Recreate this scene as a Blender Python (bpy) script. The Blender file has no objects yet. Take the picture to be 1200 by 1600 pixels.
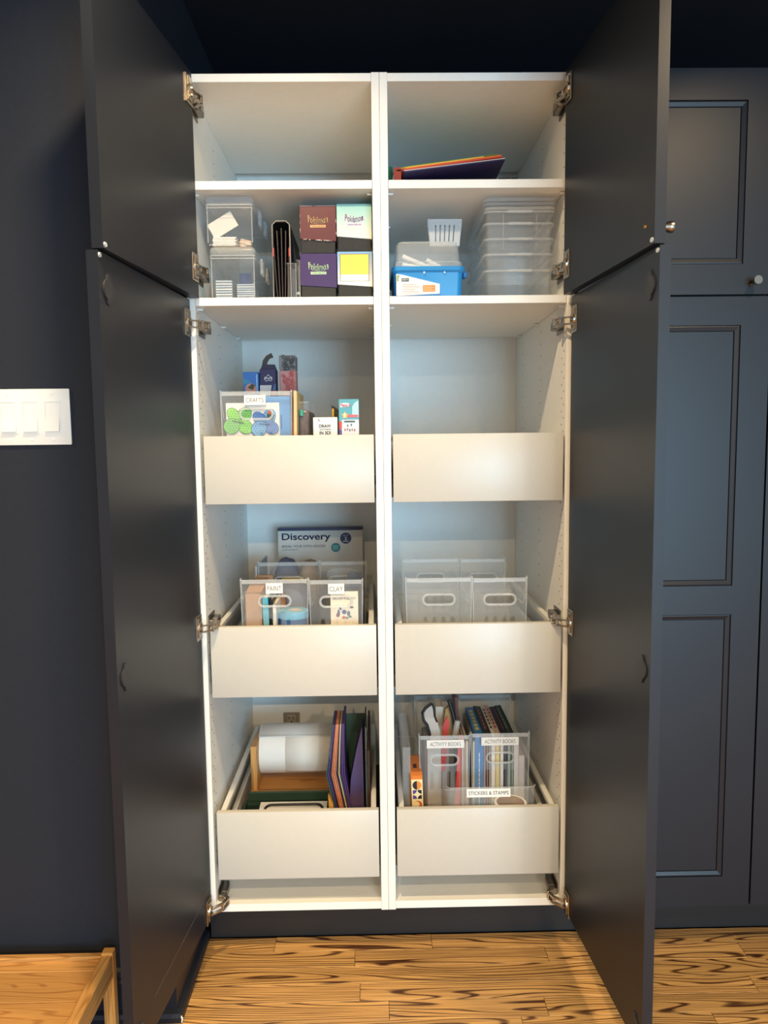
import bpy, bmesh, math, random
from mathutils import Matrix, Vector
R = math.radians
random.seed(7)
scene = bpy.context.scene
C = scene.collection

# ------------------------------------------------------------------ camera
cd = bpy.data.cameras.new('camera'); cam = bpy.data.objects.new('camera', cd); C.objects.link(cam)
cd.sensor_fit = 'VERTICAL'; cd.sensor_height = 36.0; cd.lens = 1145/1600*36.0; cd.clip_start = .02
r = Vector((.99981247, -.01545512, -.01166901)); d = Vector((-.01308372, -.09484679, -.9954059)); w = Vector((.01427735, .9953719, -.09503122))
m = Matrix((r, -d, -w)).transposed().to_4x4(); m.translation = (-.02557044, -1.76596097, 1.30240612)
cam.matrix_world = m
scene.camera = cam
# ------------------------------------------------------------------ world, lights, exposure
wd = bpy.data.worlds.new('room_light'); scene.world = wd; wd.use_nodes = True
bgn = wd.node_tree.nodes['Background']; bgn.inputs[0].default_value = (1.0, .97, .92, 1); bgn.inputs[1].default_value = .24
def area(name, loc, aim, size, energy, col, shape='DISK', sy=None, spread=180):
    l = bpy.data.lights.new(name, 'AREA'); l.shape = shape; l.size = size; l.energy = energy; l.color = col; l.spread = R(spread)
    if sy: l.size_y = sy
    o = bpy.data.objects.new(name, l); C.objects.link(o); o.location = loc
    o.rotation_euler = (Vector(aim) - Vector(loc)).to_track_quat('-Z', 'Y').to_euler(); return o
WARM = (1.0, .75, .44)
area('downlight', (-.28, -.74, 2.425), (-.28, -.70, 0), .09, 10.5, WARM, spread=148)
area('downlight', (1.03, -.95, 2.425), (1.03, -.95, 0), .09, 9, WARM, spread=148)
area('downlight', (-1.9, -.95, 2.425), (-1.9, -.95, 0), .09, 7, WARM, spread=148)
area('downlight', (-.28, -2.3, 2.425), (-.28, -2.3, 0), .09, 11, WARM, spread=148)
area('downlight', (1.03, -2.3, 2.425), (1.03, -2.3, 0), .09, 11, WARM, spread=148)
area('downlight', (-.28, -4.4, 2.425), (-.28, -4.4, 0), .09, 50, WARM, spread=165)
area('downlight', (1.03, -4.4, 2.425), (1.03, -4.4, 0), .09, 45, WARM, spread=165)
area('window_daylight', (1.5, -4.95, 1.05), (0, 0, 1.25), 1.9, 88, (.42, .74, 1.0), 'RECTANGLE', 1.9)
vs = scene.view_settings
vs.view_transform = 'Standard'; vs.look = 'None'; vs.gamma = 1; vs.use_curve_mapping = False; vs.exposure = 1.0
scene.cycles.transparent_max_bounces = 40
scene.cycles.use_denoising = True

# ------------------------------------------------------------------ materials
def lin(c):
    f = lambda v: (v/255/12.92) if v/255 <= .04045 else ((v/255+.055)/1.055)**2.4
    return (f(c[0]), f(c[1]), f(c[2]), 1)
MATS = {}
def mat(name, col=None, rough=.5, metal=0., alpha=1., var=.06, nscale=30., bump=0., spec=.5, coat=0.):
    if name in MATS: return MATS[name]
    m = bpy.data.materials.new(name); m.use_nodes = True; MATS[name] = m
    nt = m.node_tree; b = nt.nodes['Principled BSDF']
    b.inputs['Roughness'].default_value = rough; b.inputs['Metallic'].default_value = metal; b.inputs['Alpha'].default_value = alpha
    b.inputs['Specular IOR Level'].default_value = spec; b.inputs['Coat Weight'].default_value = coat
    c = lin(col)
    tc = nt.nodes.new('ShaderNodeTexCoord'); n = nt.nodes.new('ShaderNodeTexNoise'); n.inputs['Scale'].default_value = nscale; n.inputs['Detail'].default_value = 3
    nt.links.new(tc.outputs['Object'], n.inputs['Vector'])
    rp = nt.nodes.new('ShaderNodeValToRGB'); e = rp.color_ramp.elements
    e[0].position = .3; e[1].position = .7
    e[0].color = tuple(v*(1-var) for v in c[:3])+(1,); e[1].color = tuple(min(1, v*(1+var)) for v in c[:3])+(1,)
    nt.links.new(n.outputs['Fac'], rp.inputs['Fac']); nt.links.new(rp.outputs['Color'], b.inputs['Base Color'])
    if bump:
        bp = nt.nodes.new('ShaderNodeBump'); bp.inputs['Strength'].default_value = bump; bp.inputs['Distance'].default_value = .001
        nt.links.new(n.outputs['Fac'], bp.inputs['Height']); nt.links.new(bp.outputs['Normal'], b.inputs['Normal'])
    return m
def flat(col, rough=.5, **k):
    return mat('paint_%02x%02x%02x_%d' % (col[0], col[1], col[2], int(rough*100)), col, rough, var=.03, **k)
def wood(name, light, dark, gs=1., along='X', rough=.35, contrast=.5):
    if name in MATS: return MATS[name]
    m = bpy.data.materials.new(name); m.use_nodes = True; MATS[name] = m
    nt = m.node_tree; N = nt.nodes; L = nt.links; b = N['Principled BSDF']; b.inputs['Roughness'].default_value = rough
    tc = N.new('ShaderNodeTexCoord'); oi = N.new('ShaderNodeObjectInfo')
    mul = N.new('ShaderNodeMath'); mul.operation = 'MULTIPLY'; mul.inputs[1].default_value = 37.
    L.new(oi.outputs['Random'], mul.inputs[0])
    cmb = N.new('ShaderNodeCombineXYZ'); L.new(mul.outputs[0], cmb.inputs[0]); L.new(mul.outputs[0], cmb.inputs[1]); L.new(mul.outputs[0], cmb.inputs[2])
    add = N.new('ShaderNodeVectorMath'); add.operation = 'ADD'; L.new(tc.outputs['Object'], add.inputs[0]); L.new(cmb.outputs[0], add.inputs[1])
    sc1 = {'X': (1.3*gs, 15*gs, 15*gs), 'Y': (15*gs, 1.3*gs, 15*gs), 'Z': (15*gs, 15*gs, 1.3*gs)}[along]
    sc2 = {'X': (5*gs, 210*gs, 210*gs), 'Y': (210*gs, 5*gs, 210*gs), 'Z': (210*gs, 210*gs, 5*gs)}[along]
    def mapped(sv):
        v = N.new('ShaderNodeVectorMath'); v.operation = 'MULTIPLY'; v.inputs[1].default_value = sv; L.new(add.outputs[0], v.inputs[0]); return v
    n1 = N.new('ShaderNodeTexNoise'); n1.inputs['Scale'].default_value = 1.; n1.inputs['Detail'].default_value = 1.2; n1.inputs['Roughness'].default_value = .4; L.new(mapped(sc1).outputs[0], n1.inputs['Vector'])
    ring = N.new('ShaderNodeMath'); ring.operation = 'MULTIPLY'; ring.inputs[1].default_value = 100.; L.new(n1.outputs['Fac'], ring.inputs[0])
    dt = N.new('ShaderNodeVectorMath'); dt.operation = 'DOT_PRODUCT'; dt.inputs[1].default_value = {'X': (12, 480*gs, 480*gs), 'Y': (480*gs, 12, 480*gs), 'Z': (480*gs, 480*gs, 12)}[along]; L.new(add.outputs[0], dt.inputs[0])
    rsum = N.new('ShaderNodeMath'); rsum.operation = 'ADD'; L.new(ring.outputs[0], rsum.inputs[0]); L.new(dt.outputs['Value'], rsum.inputs[1]); ring = rsum
    sn = N.new('ShaderNodeMath'); sn.operation = 'SINE'; L.new(ring.outputs[0], sn.inputs[0])
    n2 = N.new('ShaderNodeTexNoise'); n2.inputs['Scale'].default_value = 1.; n2.inputs['Detail'].default_value = 2; L.new(mapped(sc2).outputs[0], n2.inputs['Vector'])
    r1 = N.new('ShaderNodeValToRGB'); e = r1.color_ramp.elements; e[0].position = .70; e[0].color = (0, 0, 0, 1); e[1].position = 1.0; e[1].color = (1, 1, 1, 1)
    mr = N.new('ShaderNodeMapRange'); mr.inputs[1].default_value = -1; mr.inputs[2].default_value = 1; L.new(sn.outputs[0], mr.inputs[0]); L.new(mr.outputs[0], r1.inputs[0])
    fac = N.new('ShaderNodeMath'); fac.operation = 'MULTIPLY'; L.new(r1.outputs['Color'], fac.inputs[0])
    r2 = N.new('ShaderNodeMapRange'); r2.inputs[1].default_value = .3; r2.inputs[2].default_value = .65; r2.inputs[3].default_value = .6; r2.inputs[4].default_value = 1.0; L.new(n2.outputs['Fac'], r2.inputs[0]); L.new(r2.outputs[0], fac.inputs[1])
    fine = N.new('ShaderNodeMapRange'); fine.inputs[1].default_value = .35; fine.inputs[2].default_value = .75; fine.inputs[3].default_value = .0; fine.inputs[4].default_value = contrast*.9; L.new(n2.outputs['Fac'], fine.inputs[0])
    mx = N.new('ShaderNodeMath'); mx.operation = 'MAXIMUM'
    fc = N.new('ShaderNodeMath'); fc.operation = 'MULTIPLY'; fc.inputs[1].default_value = contrast*2.1; L.new(fac.outputs[0], fc.inputs[0])
    L.new(fc.outputs[0], mx.inputs[0]); L.new(fine.outputs[0], mx.inputs[1])
    mixn = N.new('ShaderNodeMix'); mixn.data_type = 'RGBA'; mixn.inputs['A'].default_value = lin(light); mixn.inputs['B'].default_value = lin(dark); mixn.clamp_factor = True
    L.new(mx.outputs[0], mixn.inputs['Factor'])
    hv = N.new('ShaderNodeHueSaturation'); mv = N.new('ShaderNodeMapRange'); mv.inputs[3].default_value = .84; mv.inputs[4].default_value = 1.14; L.new(oi.outputs['Random'], mv.inputs[0]); L.new(mv.outputs[0], hv.inputs['Value'])
    L.new(mixn.outputs['Result'], hv.inputs['Color']); L.new(hv.outputs[0], b.inputs['Base Color'])
    bp = N.new('ShaderNodeBump'); bp.inputs['Strength'].default_value = .25; bp.inputs['Distance'].default_value = .0006; bp.invert = True; L.new(mx.outputs[0], bp.inputs['Height']); L.new(bp.outputs[0], b.inputs['Normal'])
    return m
WHITE = mat('white_melamine', (241, 240, 235), .40, var=.012, nscale=60)
DRAWER = mat('white_drawer_dimmed', (206, 203, 194), .36, var=.01, nscale=60)  # cupboard white again, colour darkened to offset the strong light on the fronts
METALW = mat('white_powder_coat', (228, 227, 222), .35, var=.01)
NAVY = mat('navy_door_lacquer', (26, 30, 39), .40, var=.03, nscale=12, bump=.02, spec=.42)
WALLP = mat('navy_wall_paint', (38, 42, 51), .65, var=.05, nscale=90, bump=.12, spec=.2)
PLINTH = mat('dark_plinth', (30, 30, 33), .45, var=.03)
STEEL = mat('nickel_steel', (190, 180, 168), .25, metal=1., var=.05)
DKSTEEL = mat('dark_nickel', (150, 142, 132), .32, metal=1., var=.05)
CLEAR = mat('clear_plastic', (232, 238, 242), .12, alpha=.075, var=.01)
CLEARW = mat('clear_plastic_cloudy', (226, 231, 234), .25, alpha=.28, var=.02)
CLEAR2 = mat('clear_plastic_edge', (222, 227, 230), .2, alpha=.30, var=.01)
FROST = mat('frosted_plastic', (222, 226, 228), .4, alpha=.55, var=.01)
PAPER = mat('white_paper', (240, 238, 233), .7, var=.015)
BLACK = mat('black_ink', (24, 24, 28), .5, var=.02)
FOAM = mat('black_foam', (48, 48, 48), .8, var=.15, nscale=300, bump=.2)
HOLE = mat('drilled_hole_shadow', (60, 56, 50), .9, var=.02)
SWITCH = mat('white_switch_plastic', (240, 238, 232), .25, var=.01)
OAK = wood('oak_floor', (206, 160, 98), (70, 38, 17), 1., 'X', .32, .6)
BAMBOO = wood('bamboo', (198, 148, 86), (140, 88, 38), 1.2, 'X', .4, .35)
BAMBOOY = wood('bamboo_cross', (204, 154, 90), (140, 88, 38), 1.2, 'Y', .4, .35)
BAMBOOZ = wood('bamboo_upright', (206, 152, 84), (150, 92, 38), 1.2, 'Z', .4, .35)
PINE = wood('pine_holder', (208, 152, 84), (150, 92, 40), 1.3, 'X', .45, .4)
PINEZ = wood('pine_holder_upright', (216, 164, 98), (150, 92, 40), 1.3, 'Z', .45, .4)

# ------------------------------------------------------------------ geometry helpers
def BM(): return bmesh.new()
def box(bm, x0, x1, y0, y1, z0, z1, bev=0., seg=2):
    x0, x1 = min(x0, x1), max(x0, x1); y0, y1 = min(y0, y1), max(y0, y1)
    v = [bm.verts.new(p) for p in ((x0,y0,z0),(x1,y0,z0),(x1,y1,z0),(x0,y1,z0),(x0,y0,z1),(x1,y0,z1),(x1,y1,z1),(x0,y1,z1))]
    fs = [bm.faces.new([v[i] for i in q]) for q in ((0,3,2,1),(4,5,6,7),(0,1,5,4),(1,2,6,5),(2,3,7,6),(3,0,4,7))]
    if bev:
        es = list({e for f in fs for e in f.edges})
        bmesh.ops.bevel(bm, geom=es, offset=bev, segments=seg, affect='EDGES', profile=.5)
    return bm
def ngon(bm, pts): 
    return bm.faces.new([bm.verts.new(p) for p in pts])
def prism(bm, poly, y0, y1):            # poly in (x,z), extruded along Y
    n = len(poly); a = [bm.verts.new((x, y0, z)) for x, z in poly]; b = [bm.verts.new((x, y1, z)) for x, z in poly]
    bm.faces.new(a); bm.faces.new(b[::-1])
    for i in range(n): bm.faces.new((a[i], b[i], b[(i+1) % n], a[(i+1) % n]))
    bmesh.ops.recalc_face_normals(bm, faces=bm.faces); return bm
def cyl(bm, p0, p1, r0, r1=None, n=20, caps=True):
    r1 = r0 if r1 is None else r1; p0, p1 = Vector(p0), Vector(p1); ax = (p1-p0).normalized()
    q = ax.to_track_quat('Z', 'Y'); ring = []
    for p, rr in ((p0, r0), (p1, r1)):
        ring.append([bm.verts.new(p + q @ Vector((rr*math.cos(2*math.pi*i/n), rr*math.sin(2*math.pi*i/n), 0))) for i in range(n)])
    for i in range(n): bm.faces.new((ring[0][i], ring[0][(i+1) % n], ring[1][(i+1) % n], ring[1][i]))
    if caps: bm.faces.new(ring[0][::-1]); bm.faces.new(ring[1])
    return bm
def tube(bm, pts, rad, n=6, closed=False):
    pts = [Vector(p) for p in pts]; m = len(pts); rings = []
    for i, p in enumerate(pts):
        a = pts[(i-1) % m] if (closed or i > 0) else p; b = pts[(i+1) % m] if (closed or i < m-1) else p
        t = (b-a).normalized(); q = t.to_track_quat('Z', 'Y')
        rings.append([bm.verts.new(p + q @ Vector((rad*math.cos(2*math.pi*k/n), rad*math.sin(2*math.pi*k/n), 0))) for k in range(n)])
    for i in range(m if closed else m-1):
        A, B = rings[i], rings[(i+1) % m]
        off = min(range(n), key=lambda o: (A[0].co-B[o].co).length)
        for k in range(n): bm.faces.new((A[k], A[(k+1) % n], B[(k+1+off) % n], B[(k+off) % n]))
    if not closed: bm.faces.new(rings[0][::-1]); bm.faces.new(rings[-1])
    return bm
def rrect(x0, x1, y0, y1, r, z, n=5):
    o = []
    for cx, cy, a in ((x1-r, y0+r, -90), (x1-r, y1-r, 0), (x0+r, y1-r, 90), (x0+r, y0+r, 180)):
        for i in range(n+1):
            t = R(a+90*i/n); o.append((cx+r*math.cos(t), cy+r*math.sin(t), z))
    return o
def loft(bm, loops, cap0=True, cap1=True):
    vs_ = [[bm.verts.new(p) for p in l] for l in loops]; n = len(loops[0])
    for A, B in zip(vs_, vs_[1:]):
        for i in range(n): bm.faces.new((A[i], A[(i+1) % n], B[(i+1) % n], B[i]))
    if cap0: bm.faces.new(vs_[0][::-1])
    if cap1: bm.faces.new(vs_[-1])
    return bm
def tub(bm, x0, x1, y0, y1, z0, z1, r=.01, t=.0015, tp=.006, n=4):   # open-topped tapered container with a wall thickness
    L = [rrect(x0+tp, x1-tp, y0+tp, y1-tp, r, z0, n), rrect(x0, x1, y0, y1, r, z1, n), rrect(x0+t, x1-t, y0+t, y1-t, max(r-t, .0005), z1, n), rrect(x0+tp+t, x1-tp-t, y0+tp+t, y1-tp-t, max(r-t, .0005), z0+t, n)]
    return loft(bm, L)
def stadium(cx, cz, w_, h, n=8):
    o = []; rr = h/2
    for s, a in ((1, -90), (-1, 90)):
        for i in range(n+1):
            t = R(a+180*i/n); o.append((cx+s*(w_/2-rr)+rr*math.cos(t), cz+rr*math.sin(t)))
    return o
def holed(bm, outer, holes, y, th):      # plate in the XZ plane with cut-outs
    es = []
    for lp in [outer]+holes:
        v = [bm.verts.new((x, y, z)) for x, z in lp]
        es += [bm.edges.new((v[i], v[(i+1) % len(v)])) for i in range(len(v))]
    g = bmesh.ops.triangle_fill(bm, use_beauty=True, use_dissolve=False, edges=es)
    fs = [f for f in g['geom'] if isinstance(f, bmesh.types.BMFace)]
    x = bmesh.ops.extrude_face_region(bm, geom=fs)
    bmesh.ops.translate(bm, verts=[q for q in x['geom'] if isinstance(q, bmesh.types.BMVert)], vec=(0, th, 0))
    bmesh.ops.recalc_face_normals(bm, faces=bm.faces); return bm
def xf(bm, M): bmesh.ops.transform(bm, matrix=M, verts=bm.verts); return bm
def rot_about(p, ang, axis): return Matrix.Translation(p) @ Matrix.Rotation(ang, 4, axis) @ Matrix.Translation(-Vector(p))

# ------------------------------------------------------------------ object helpers
def wloc(o):
    v = Vector((0, 0, 0))
    while o: v += Vector(o.location); o = o.parent
    return v
def part(name, bm, m, parent=None, smooth=False, kind=None, label=None):
    me = bpy.data.meshes.new(name)
    if parent is not None: bmesh.ops.translate(bm, verts=bm.verts, vec=-wloc(parent))
    bm.to_mesh(me); bm.free(); me.materials.append(m)
    if smooth:
        for p in me.polygons: p.use_smooth = True
        try: me.set_sharp_from_angle(angle=R(35))
        except Exception: pass
    o = bpy.data.objects.new(name, me); C.objects.link(o); o.parent = parent
    if kind: o['kind'] = kind
    if label: o['label'] = label
    return o
def thing(name, label, cat, loc, group=None):
    o = bpy.data.objects.new(name, None); C.objects.link(o); o.location = loc; o.empty_display_size = .05
    o['label'] = label; o['category'] = cat
    if group: o['group'] = group
    return o
def single(name, bm, m, label, cat, group=None, smooth=False):
    xs = [v.co.x for v in bm.verts]; ys = [v.co.y for v in bm.verts]; zs = [v.co.z for v in bm.verts]
    b = Vector(((min(xs)+max(xs))/2, (min(ys)+max(ys))/2, min(zs)))
    bmesh.ops.translate(bm, verts=bm.verts, vec=-b)
    o = part(name, bm, m, None, smooth); o.location = b; o['label'] = label; o['category'] = cat
    if group: o['group'] = group
    return o
def struct(name, bm, m, smooth=False):
    o = part(name, bm, m, None, smooth); o['kind'] = 'structure'; return o
def text_bm(s, x0, x1, z0, z1, y, offset=0., warp=None, depth=.0003, M=None):
    cu = bpy.data.curves.new('lettering_curve', 'FONT'); cu.body = s; cu.size = 1; cu.offset = offset; cu.resolution_u = 4
    ob = bpy.data.objects.new('lettering_curve', cu); C.objects.link(ob)
    bpy.context.view_layer.update()
    me = bpy.data.meshes.new_from_object(ob.evaluated_get(bpy.context.evaluated_depsgraph_get()))
    bpy.data.objects.remove(ob); bpy.data.curves.remove(cu)
    bm = BM(); bm.from_mesh(me); bpy.data.meshes.remove(me)
    xs = [v.co.x for v in bm.verts]; ys = [v.co.y for v in bm.verts]; a, b, c_, d_ = min(xs), max(xs), min(ys), max(ys)
    for v in bm.verts:
        u = (v.co.x-a)/(b-a); t = (v.co.y-c_)/(d_-c_)
        z = z0+(z1-z0)*t
        if warp: z += warp(u, t)
        v.co = Vector((x0+(x1-x0)*u, y, z))
    x = bmesh.ops.extrude_face_region(bm, geom=list(bm.faces)); bmesh.ops.translate(bm, verts=[q for q in x['geom'] if isinstance(q, bmesh.types.BMVert)], vec=(0, -depth, 0))
    bmesh.ops.recalc_face_normals(bm, faces=bm.faces)
    if M is not None: xf(bm, M)
    return bm
def letter(parent, s, x0, x1, z0, z1, y, m=None, **k): return part('lettering', text_bm(s, x0, x1, z0, z1, y, **k), m or BLACK, parent)

# ================================================================== the setting
FL = -5.3
bm = box(BM(), -3.4, 3.4, FL, .70, -.06, -.0145)
floor = struct('floor', bm, flat((60, 42, 26), .7))
PW = .0572; rows = 26; y_top = .0068 + PW
joints = {0: [-.297, .112], 1: [-.0876, .4005, .903], 2: [-.62, .55], 3: [-.0725, .8715], 4: [-.0046, .359], 5: [.2947, .729], 6: [-.31, .62]}
for i in range(rows):
    y1 = y_top - i*PW; y0 = y1-PW
    js = joints.get(i, [random.uniform(-.6, -.1), random.uniform(.25, .9)])
    xs = sorted([-1.75, js[0]-random.uniform(.45, .7), js[-1]+random.uniform(.4, .7), 1.85]+list(js))
    for a, b in zip(xs, xs[1:]):
        bm = BM(); box(bm, -(b-a)/2+.0004, (b-a)/2-.0004, -PW/2+.0003, PW/2-.0003, -.0125, -.0002-random.random()*.0004, .0007, 1)
        me_o = part('plank', bm, OAK, None); me_o.parent = floor; me_o.location = ((a+b)/2, (y0+y1)/2, 0)
part('floor_field', box(BM(), -3.4, 3.4, FL, y_top-rows*PW, -.0145, -.0006), OAK, floor)
part('floor_edge_left', box(BM(), -3.4, -1.75, y_top-rows*PW, .16, -.0145, -.0006), OAK, floor).name = 'floor_border'
part('floor_border', box(BM(), 1.85, 3.4, y_top-rows*PW, .16, -.0145, -.0006), OAK, floor)
# walls: the cupboards stand in an alcove; wall and soffit stand 0.19 m in front of them
WY = -.19; RX = -.503
struct('wall_left', box(BM(), -3.4, RX, WY, .70, -.0145, 2.45), WALLP)
struct('wall_back', box(BM(), RX, 3.4, .655, .70, -.0145, 2.45), WALLP)
struct('ceiling', box(BM(), -3.4, 3.4, FL, .70, 2.45, 2.50), mat('navy_ceiling_paint', (35, 39, 47), .8, var=.05, nscale=90, spec=.1))
# baseboard: plain board, moulded cap, shoe
def base_profile(t=1.): return [(0, 0), (.030*t, 0), (.030*t, .012), (.026*t, .020), (.016*t, .024), (.016*t, .088), (.012*t, .094), (.013*t, .100), (.008*t, .110), (0, .115)]
bm = BM()
pr_ = base_profile()
pa = [(-1.9, WY-a, z) for a, z in pr_]; pb = [(RX+a, WY-a, z) for a, z in pr_]; pc = [(RX+a, .07, z) for a, z in pr_]
loft(bm, [pa, pb, pc]); bmesh.ops.recalc_face_normals(bm, faces=bm.faces)
struct('baseboard_left', bm, NAVY)
chip = BM()
for (a, z, dx) in ((.030, .001, .0), (.031, .006, .0004), (.0295, .011, 0.)):
    box(chip, RX+a-.002, RX+a+.0006, WY-a-.0006, WY-a+.002+dx*8, z, z+.006, .0008, 1)
struct('trim_chip', chip, PAPER).name = 'trim_1'
# ceiling trims of the lamps
for i, (x, y) in enumerate(((-.28, -.74), (1.03, -.95), (-1.9, -.95), (-.28, -2.3), (1.03, -2.3), (-.28, -4.4), (1.03, -4.4))):
    o = thing('recessed_downlight', ['round recessed ceiling downlight nearest the open cupboard', 'round recessed ceiling downlight before the closed cupboards', 'round recessed ceiling downlight before the navy wall', 'round recessed ceiling downlight behind the viewer on the left', 'round recessed ceiling downlight behind the viewer on the right', 'round recessed ceiling downlight far behind on the left', 'round recessed ceiling downlight far behind on the right'][i], 'ceiling light', (x, y, 2.44), 'recessed ceiling downlights')
    bm = BM(); ring = lambda rr, z: [(x+rr*math.cos(2*math.pi*k/32), y+rr*math.sin(2*math.pi*k/32), z) for k in range(32)]
    loft(bm, [ring(.052, 2.4495), ring(.085, 2.4495), ring(.085, 2.443), ring(.052, 2.440), ring(.052, 2.4495)], False, False)
    part('trim_ring', bm, SWITCH, o, True)

# ------------------------------------------------------------------ switch plate on the left wall
sw = thing('light_switch_plate', 'white four-gang rocker light switch plate on the navy wall', 'light switch', (-.752, WY, 1.305))
part('cover_plate', box(BM(), -.8475, -.6635, WY-.0055, WY, 1.3045, 1.4225, .0022, 2), SWITCH, sw, True)
for k in range(4):
    xc = -.7005-.0457*k
    fr = BM(); holed(fr, [(xc-.0172, 1.3295), (xc+.0172, 1.3295), (xc+.0172, 1.3970), (xc-.0172, 1.3970)], [[(xc-.0148, 1.3322), (xc+.0148, 1.3322), (xc+.0148, 1.3945), (xc-.0148, 1.3945)]], WY-.0072, .003)
    rk = part('rocker_frame', fr, SWITCH, sw)
    bm = BM(); zc = 1.3634
    pts = [(WY-.0115, 1.3327), (WY-.0068, zc), (WY-.0064, 1.3940), (WY-.003, 1.3940), (WY-.003, 1.3327)]
    a = [bm.verts.new((xc-.0143, y, z)) for y, z in pts]; b = [bm.verts.new((xc+.0143, y, z)) for y, z in pts]
    bm.faces.new(a); bm.faces.new(b[::-1])
    for i in range(5): bm.faces.new((a[i], b[i], b[(i+1) % 5], a[(i+1) % 5]))
    bmesh.ops.recalc_face_normals(bm, faces=bm.faces)
    part('rocker', bm, SWITCH, rk)
    for zz in (1.4107, 1.3158):
        s_ = BM(); cyl(s_, (xc, WY-.0052, zz), (xc, WY-.0064, zz), .0034, .0024, 14); part('screw', s_, SWITCH, sw, True)

# ================================================================== doors
def add_panel_face(local, M, parent, w_, z0, z1, panels, v0, stile=.069):
    """frame, mouldings and panels on the outer face of a door; local u across, v outward from v0, z up"""
    out = [(0, z0), (w_, z0), (w_, z1), (0, z1)]
    holes = [[(stile, a), (w_-stile, a), (w_-stile, b), (stile, b)] for a, b in panels]
    fr = BM(); holed(fr, out, holes, v0, .008); xf(fr, M); part('door_frame', fr, NAVY, parent)
    for a, b in panels:
        mo = BM()
        def ringp(ins, v): return [(stile+ins, v, a+ins), (w_-stile-ins, v, a+ins), (w_-stile-ins, v, b-ins), (stile+ins, v, b-ins)]
        L = [ringp(.0014, v0), ringp(.0014, v0+.0062), ringp(.004, v0+.0068), ringp(.0125, v0+.0034), ringp(.0135, v0)]
        loft(mo, L, False, False); bmesh.ops.recalc_face_normals(mo, faces=mo.faces); xf(mo, M); part('panel_moulding', mo, NAVY, parent)
        pn = BM(); box(pn, stile+.0148, w_-stile-.0148, v0, v0+.0026, a+.0148, b-.0148); xf(pn, M); part('door_panel', pn, NAVY, parent)
def make_door(cab, origin, u, v, w_, z0, z1, panels, knob=None, nm='door', flip=False):
    u = Vector((u[0], u[1], 0)).normalized(); v = Vector((v[0], v[1], 0)).normalized()
    M = Matrix((u, v, Vector((0, 0, 1)))).transposed().to_4x4(); M.translation = (origin[0], origin[1], 0)
    bm = box(BM(), 0, w_, 0, .0125, z0, z1); xf(bm, M); bmesh.ops.recalc_face_normals(bm, faces=bm.faces)
    dr = part(nm, bm, NAVY, cab)
    add_panel_face(None, M, dr, w_, z0, z1, panels, .0125)
    if knob:
        ku, kz = knob; k = BM()
        prof = [(.0, .0205), (.0075, .0205), (.0075, .0225), (.0048, .026), (.005, .034), (.0095, .042), (.0105, .048), (.0098, .0505), (.0, .0512)]
        N_ = 20; L = [[(ku+rr*math.cos(2*math.pi*i/N_), vv, kz+rr*math.sin(2*math.pi*i/N_)) for i in range(N_)] for rr, vv in prof[1:-1]]
        loft(k, L); bmesh.ops.recalc_face_normals(k, faces=k.faces); xf(k, M); part('knob', k, DKSTEEL, dr, True)
    dr['_m'] = [c for row in M for c in row]
    return dr, M
def inner_bits(dr, M, w_, caps, bumpers, screw=None):
    for z in caps:
        bm = BM(); cu = w_-.033
        lp = []
        for i in range(40):
            t = 2*math.pi*i/40; rr = .0185
            rr += .0085*math.exp(-((abs(math.sin(t))-1)/.02)**2 * .5) if abs(math.sin(t)) > .93 else 0
            lp.append((cu+rr*math.cos(t), z+rr*math.sin(t)))
        prism(bm, lp, -.0032, .0005); xf(bm, M); bmesh.ops.recalc_face_normals(bm, faces=bm.faces); part('hinge_hole_cover', bm, flat((40, 40, 46), .5), dr)
    for z in bumpers:
        bm = BM(); cyl(bm, (w_-.007, .0005, z), (w_-.007, -.0028, z), .0048, .0040, 16); xf(bm, M); part('bumper', bm, FROST, dr, True)
    if screw:
        bm = BM(); cyl(bm, (screw[0], .0003, screw[1]), (screw[0], -.0024, screw[1]), .0042, .003, 14); xf(bm, M); part('knob_screw', bm, mat('brass', (190, 150, 90), .25, metal=1.), dr, True)
def hinge(dr, M, z, side, zx):
    """cup plate on the door's inner face, mounting plate on the cupboard side, folding links between them"""
    sx = side; X = sx*.4385; o_ = M.translation
    pl = BM(); box(pl, .004, .040, -.0035, .0005, z-.031, z+.031, .0012, 1); box(pl, .012, .033, -.0062, -.0035, z-.024, z+.024, .0012, 1)
    cyl(pl, (.022, -.003, z), (.022, -.0078, z), .0135, .0125, 18); xf(pl, M); bmesh.ops.recalc_face_normals(pl, faces=pl.faces)
    h = part('hinge', pl, STEEL, dr)
    return h
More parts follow.
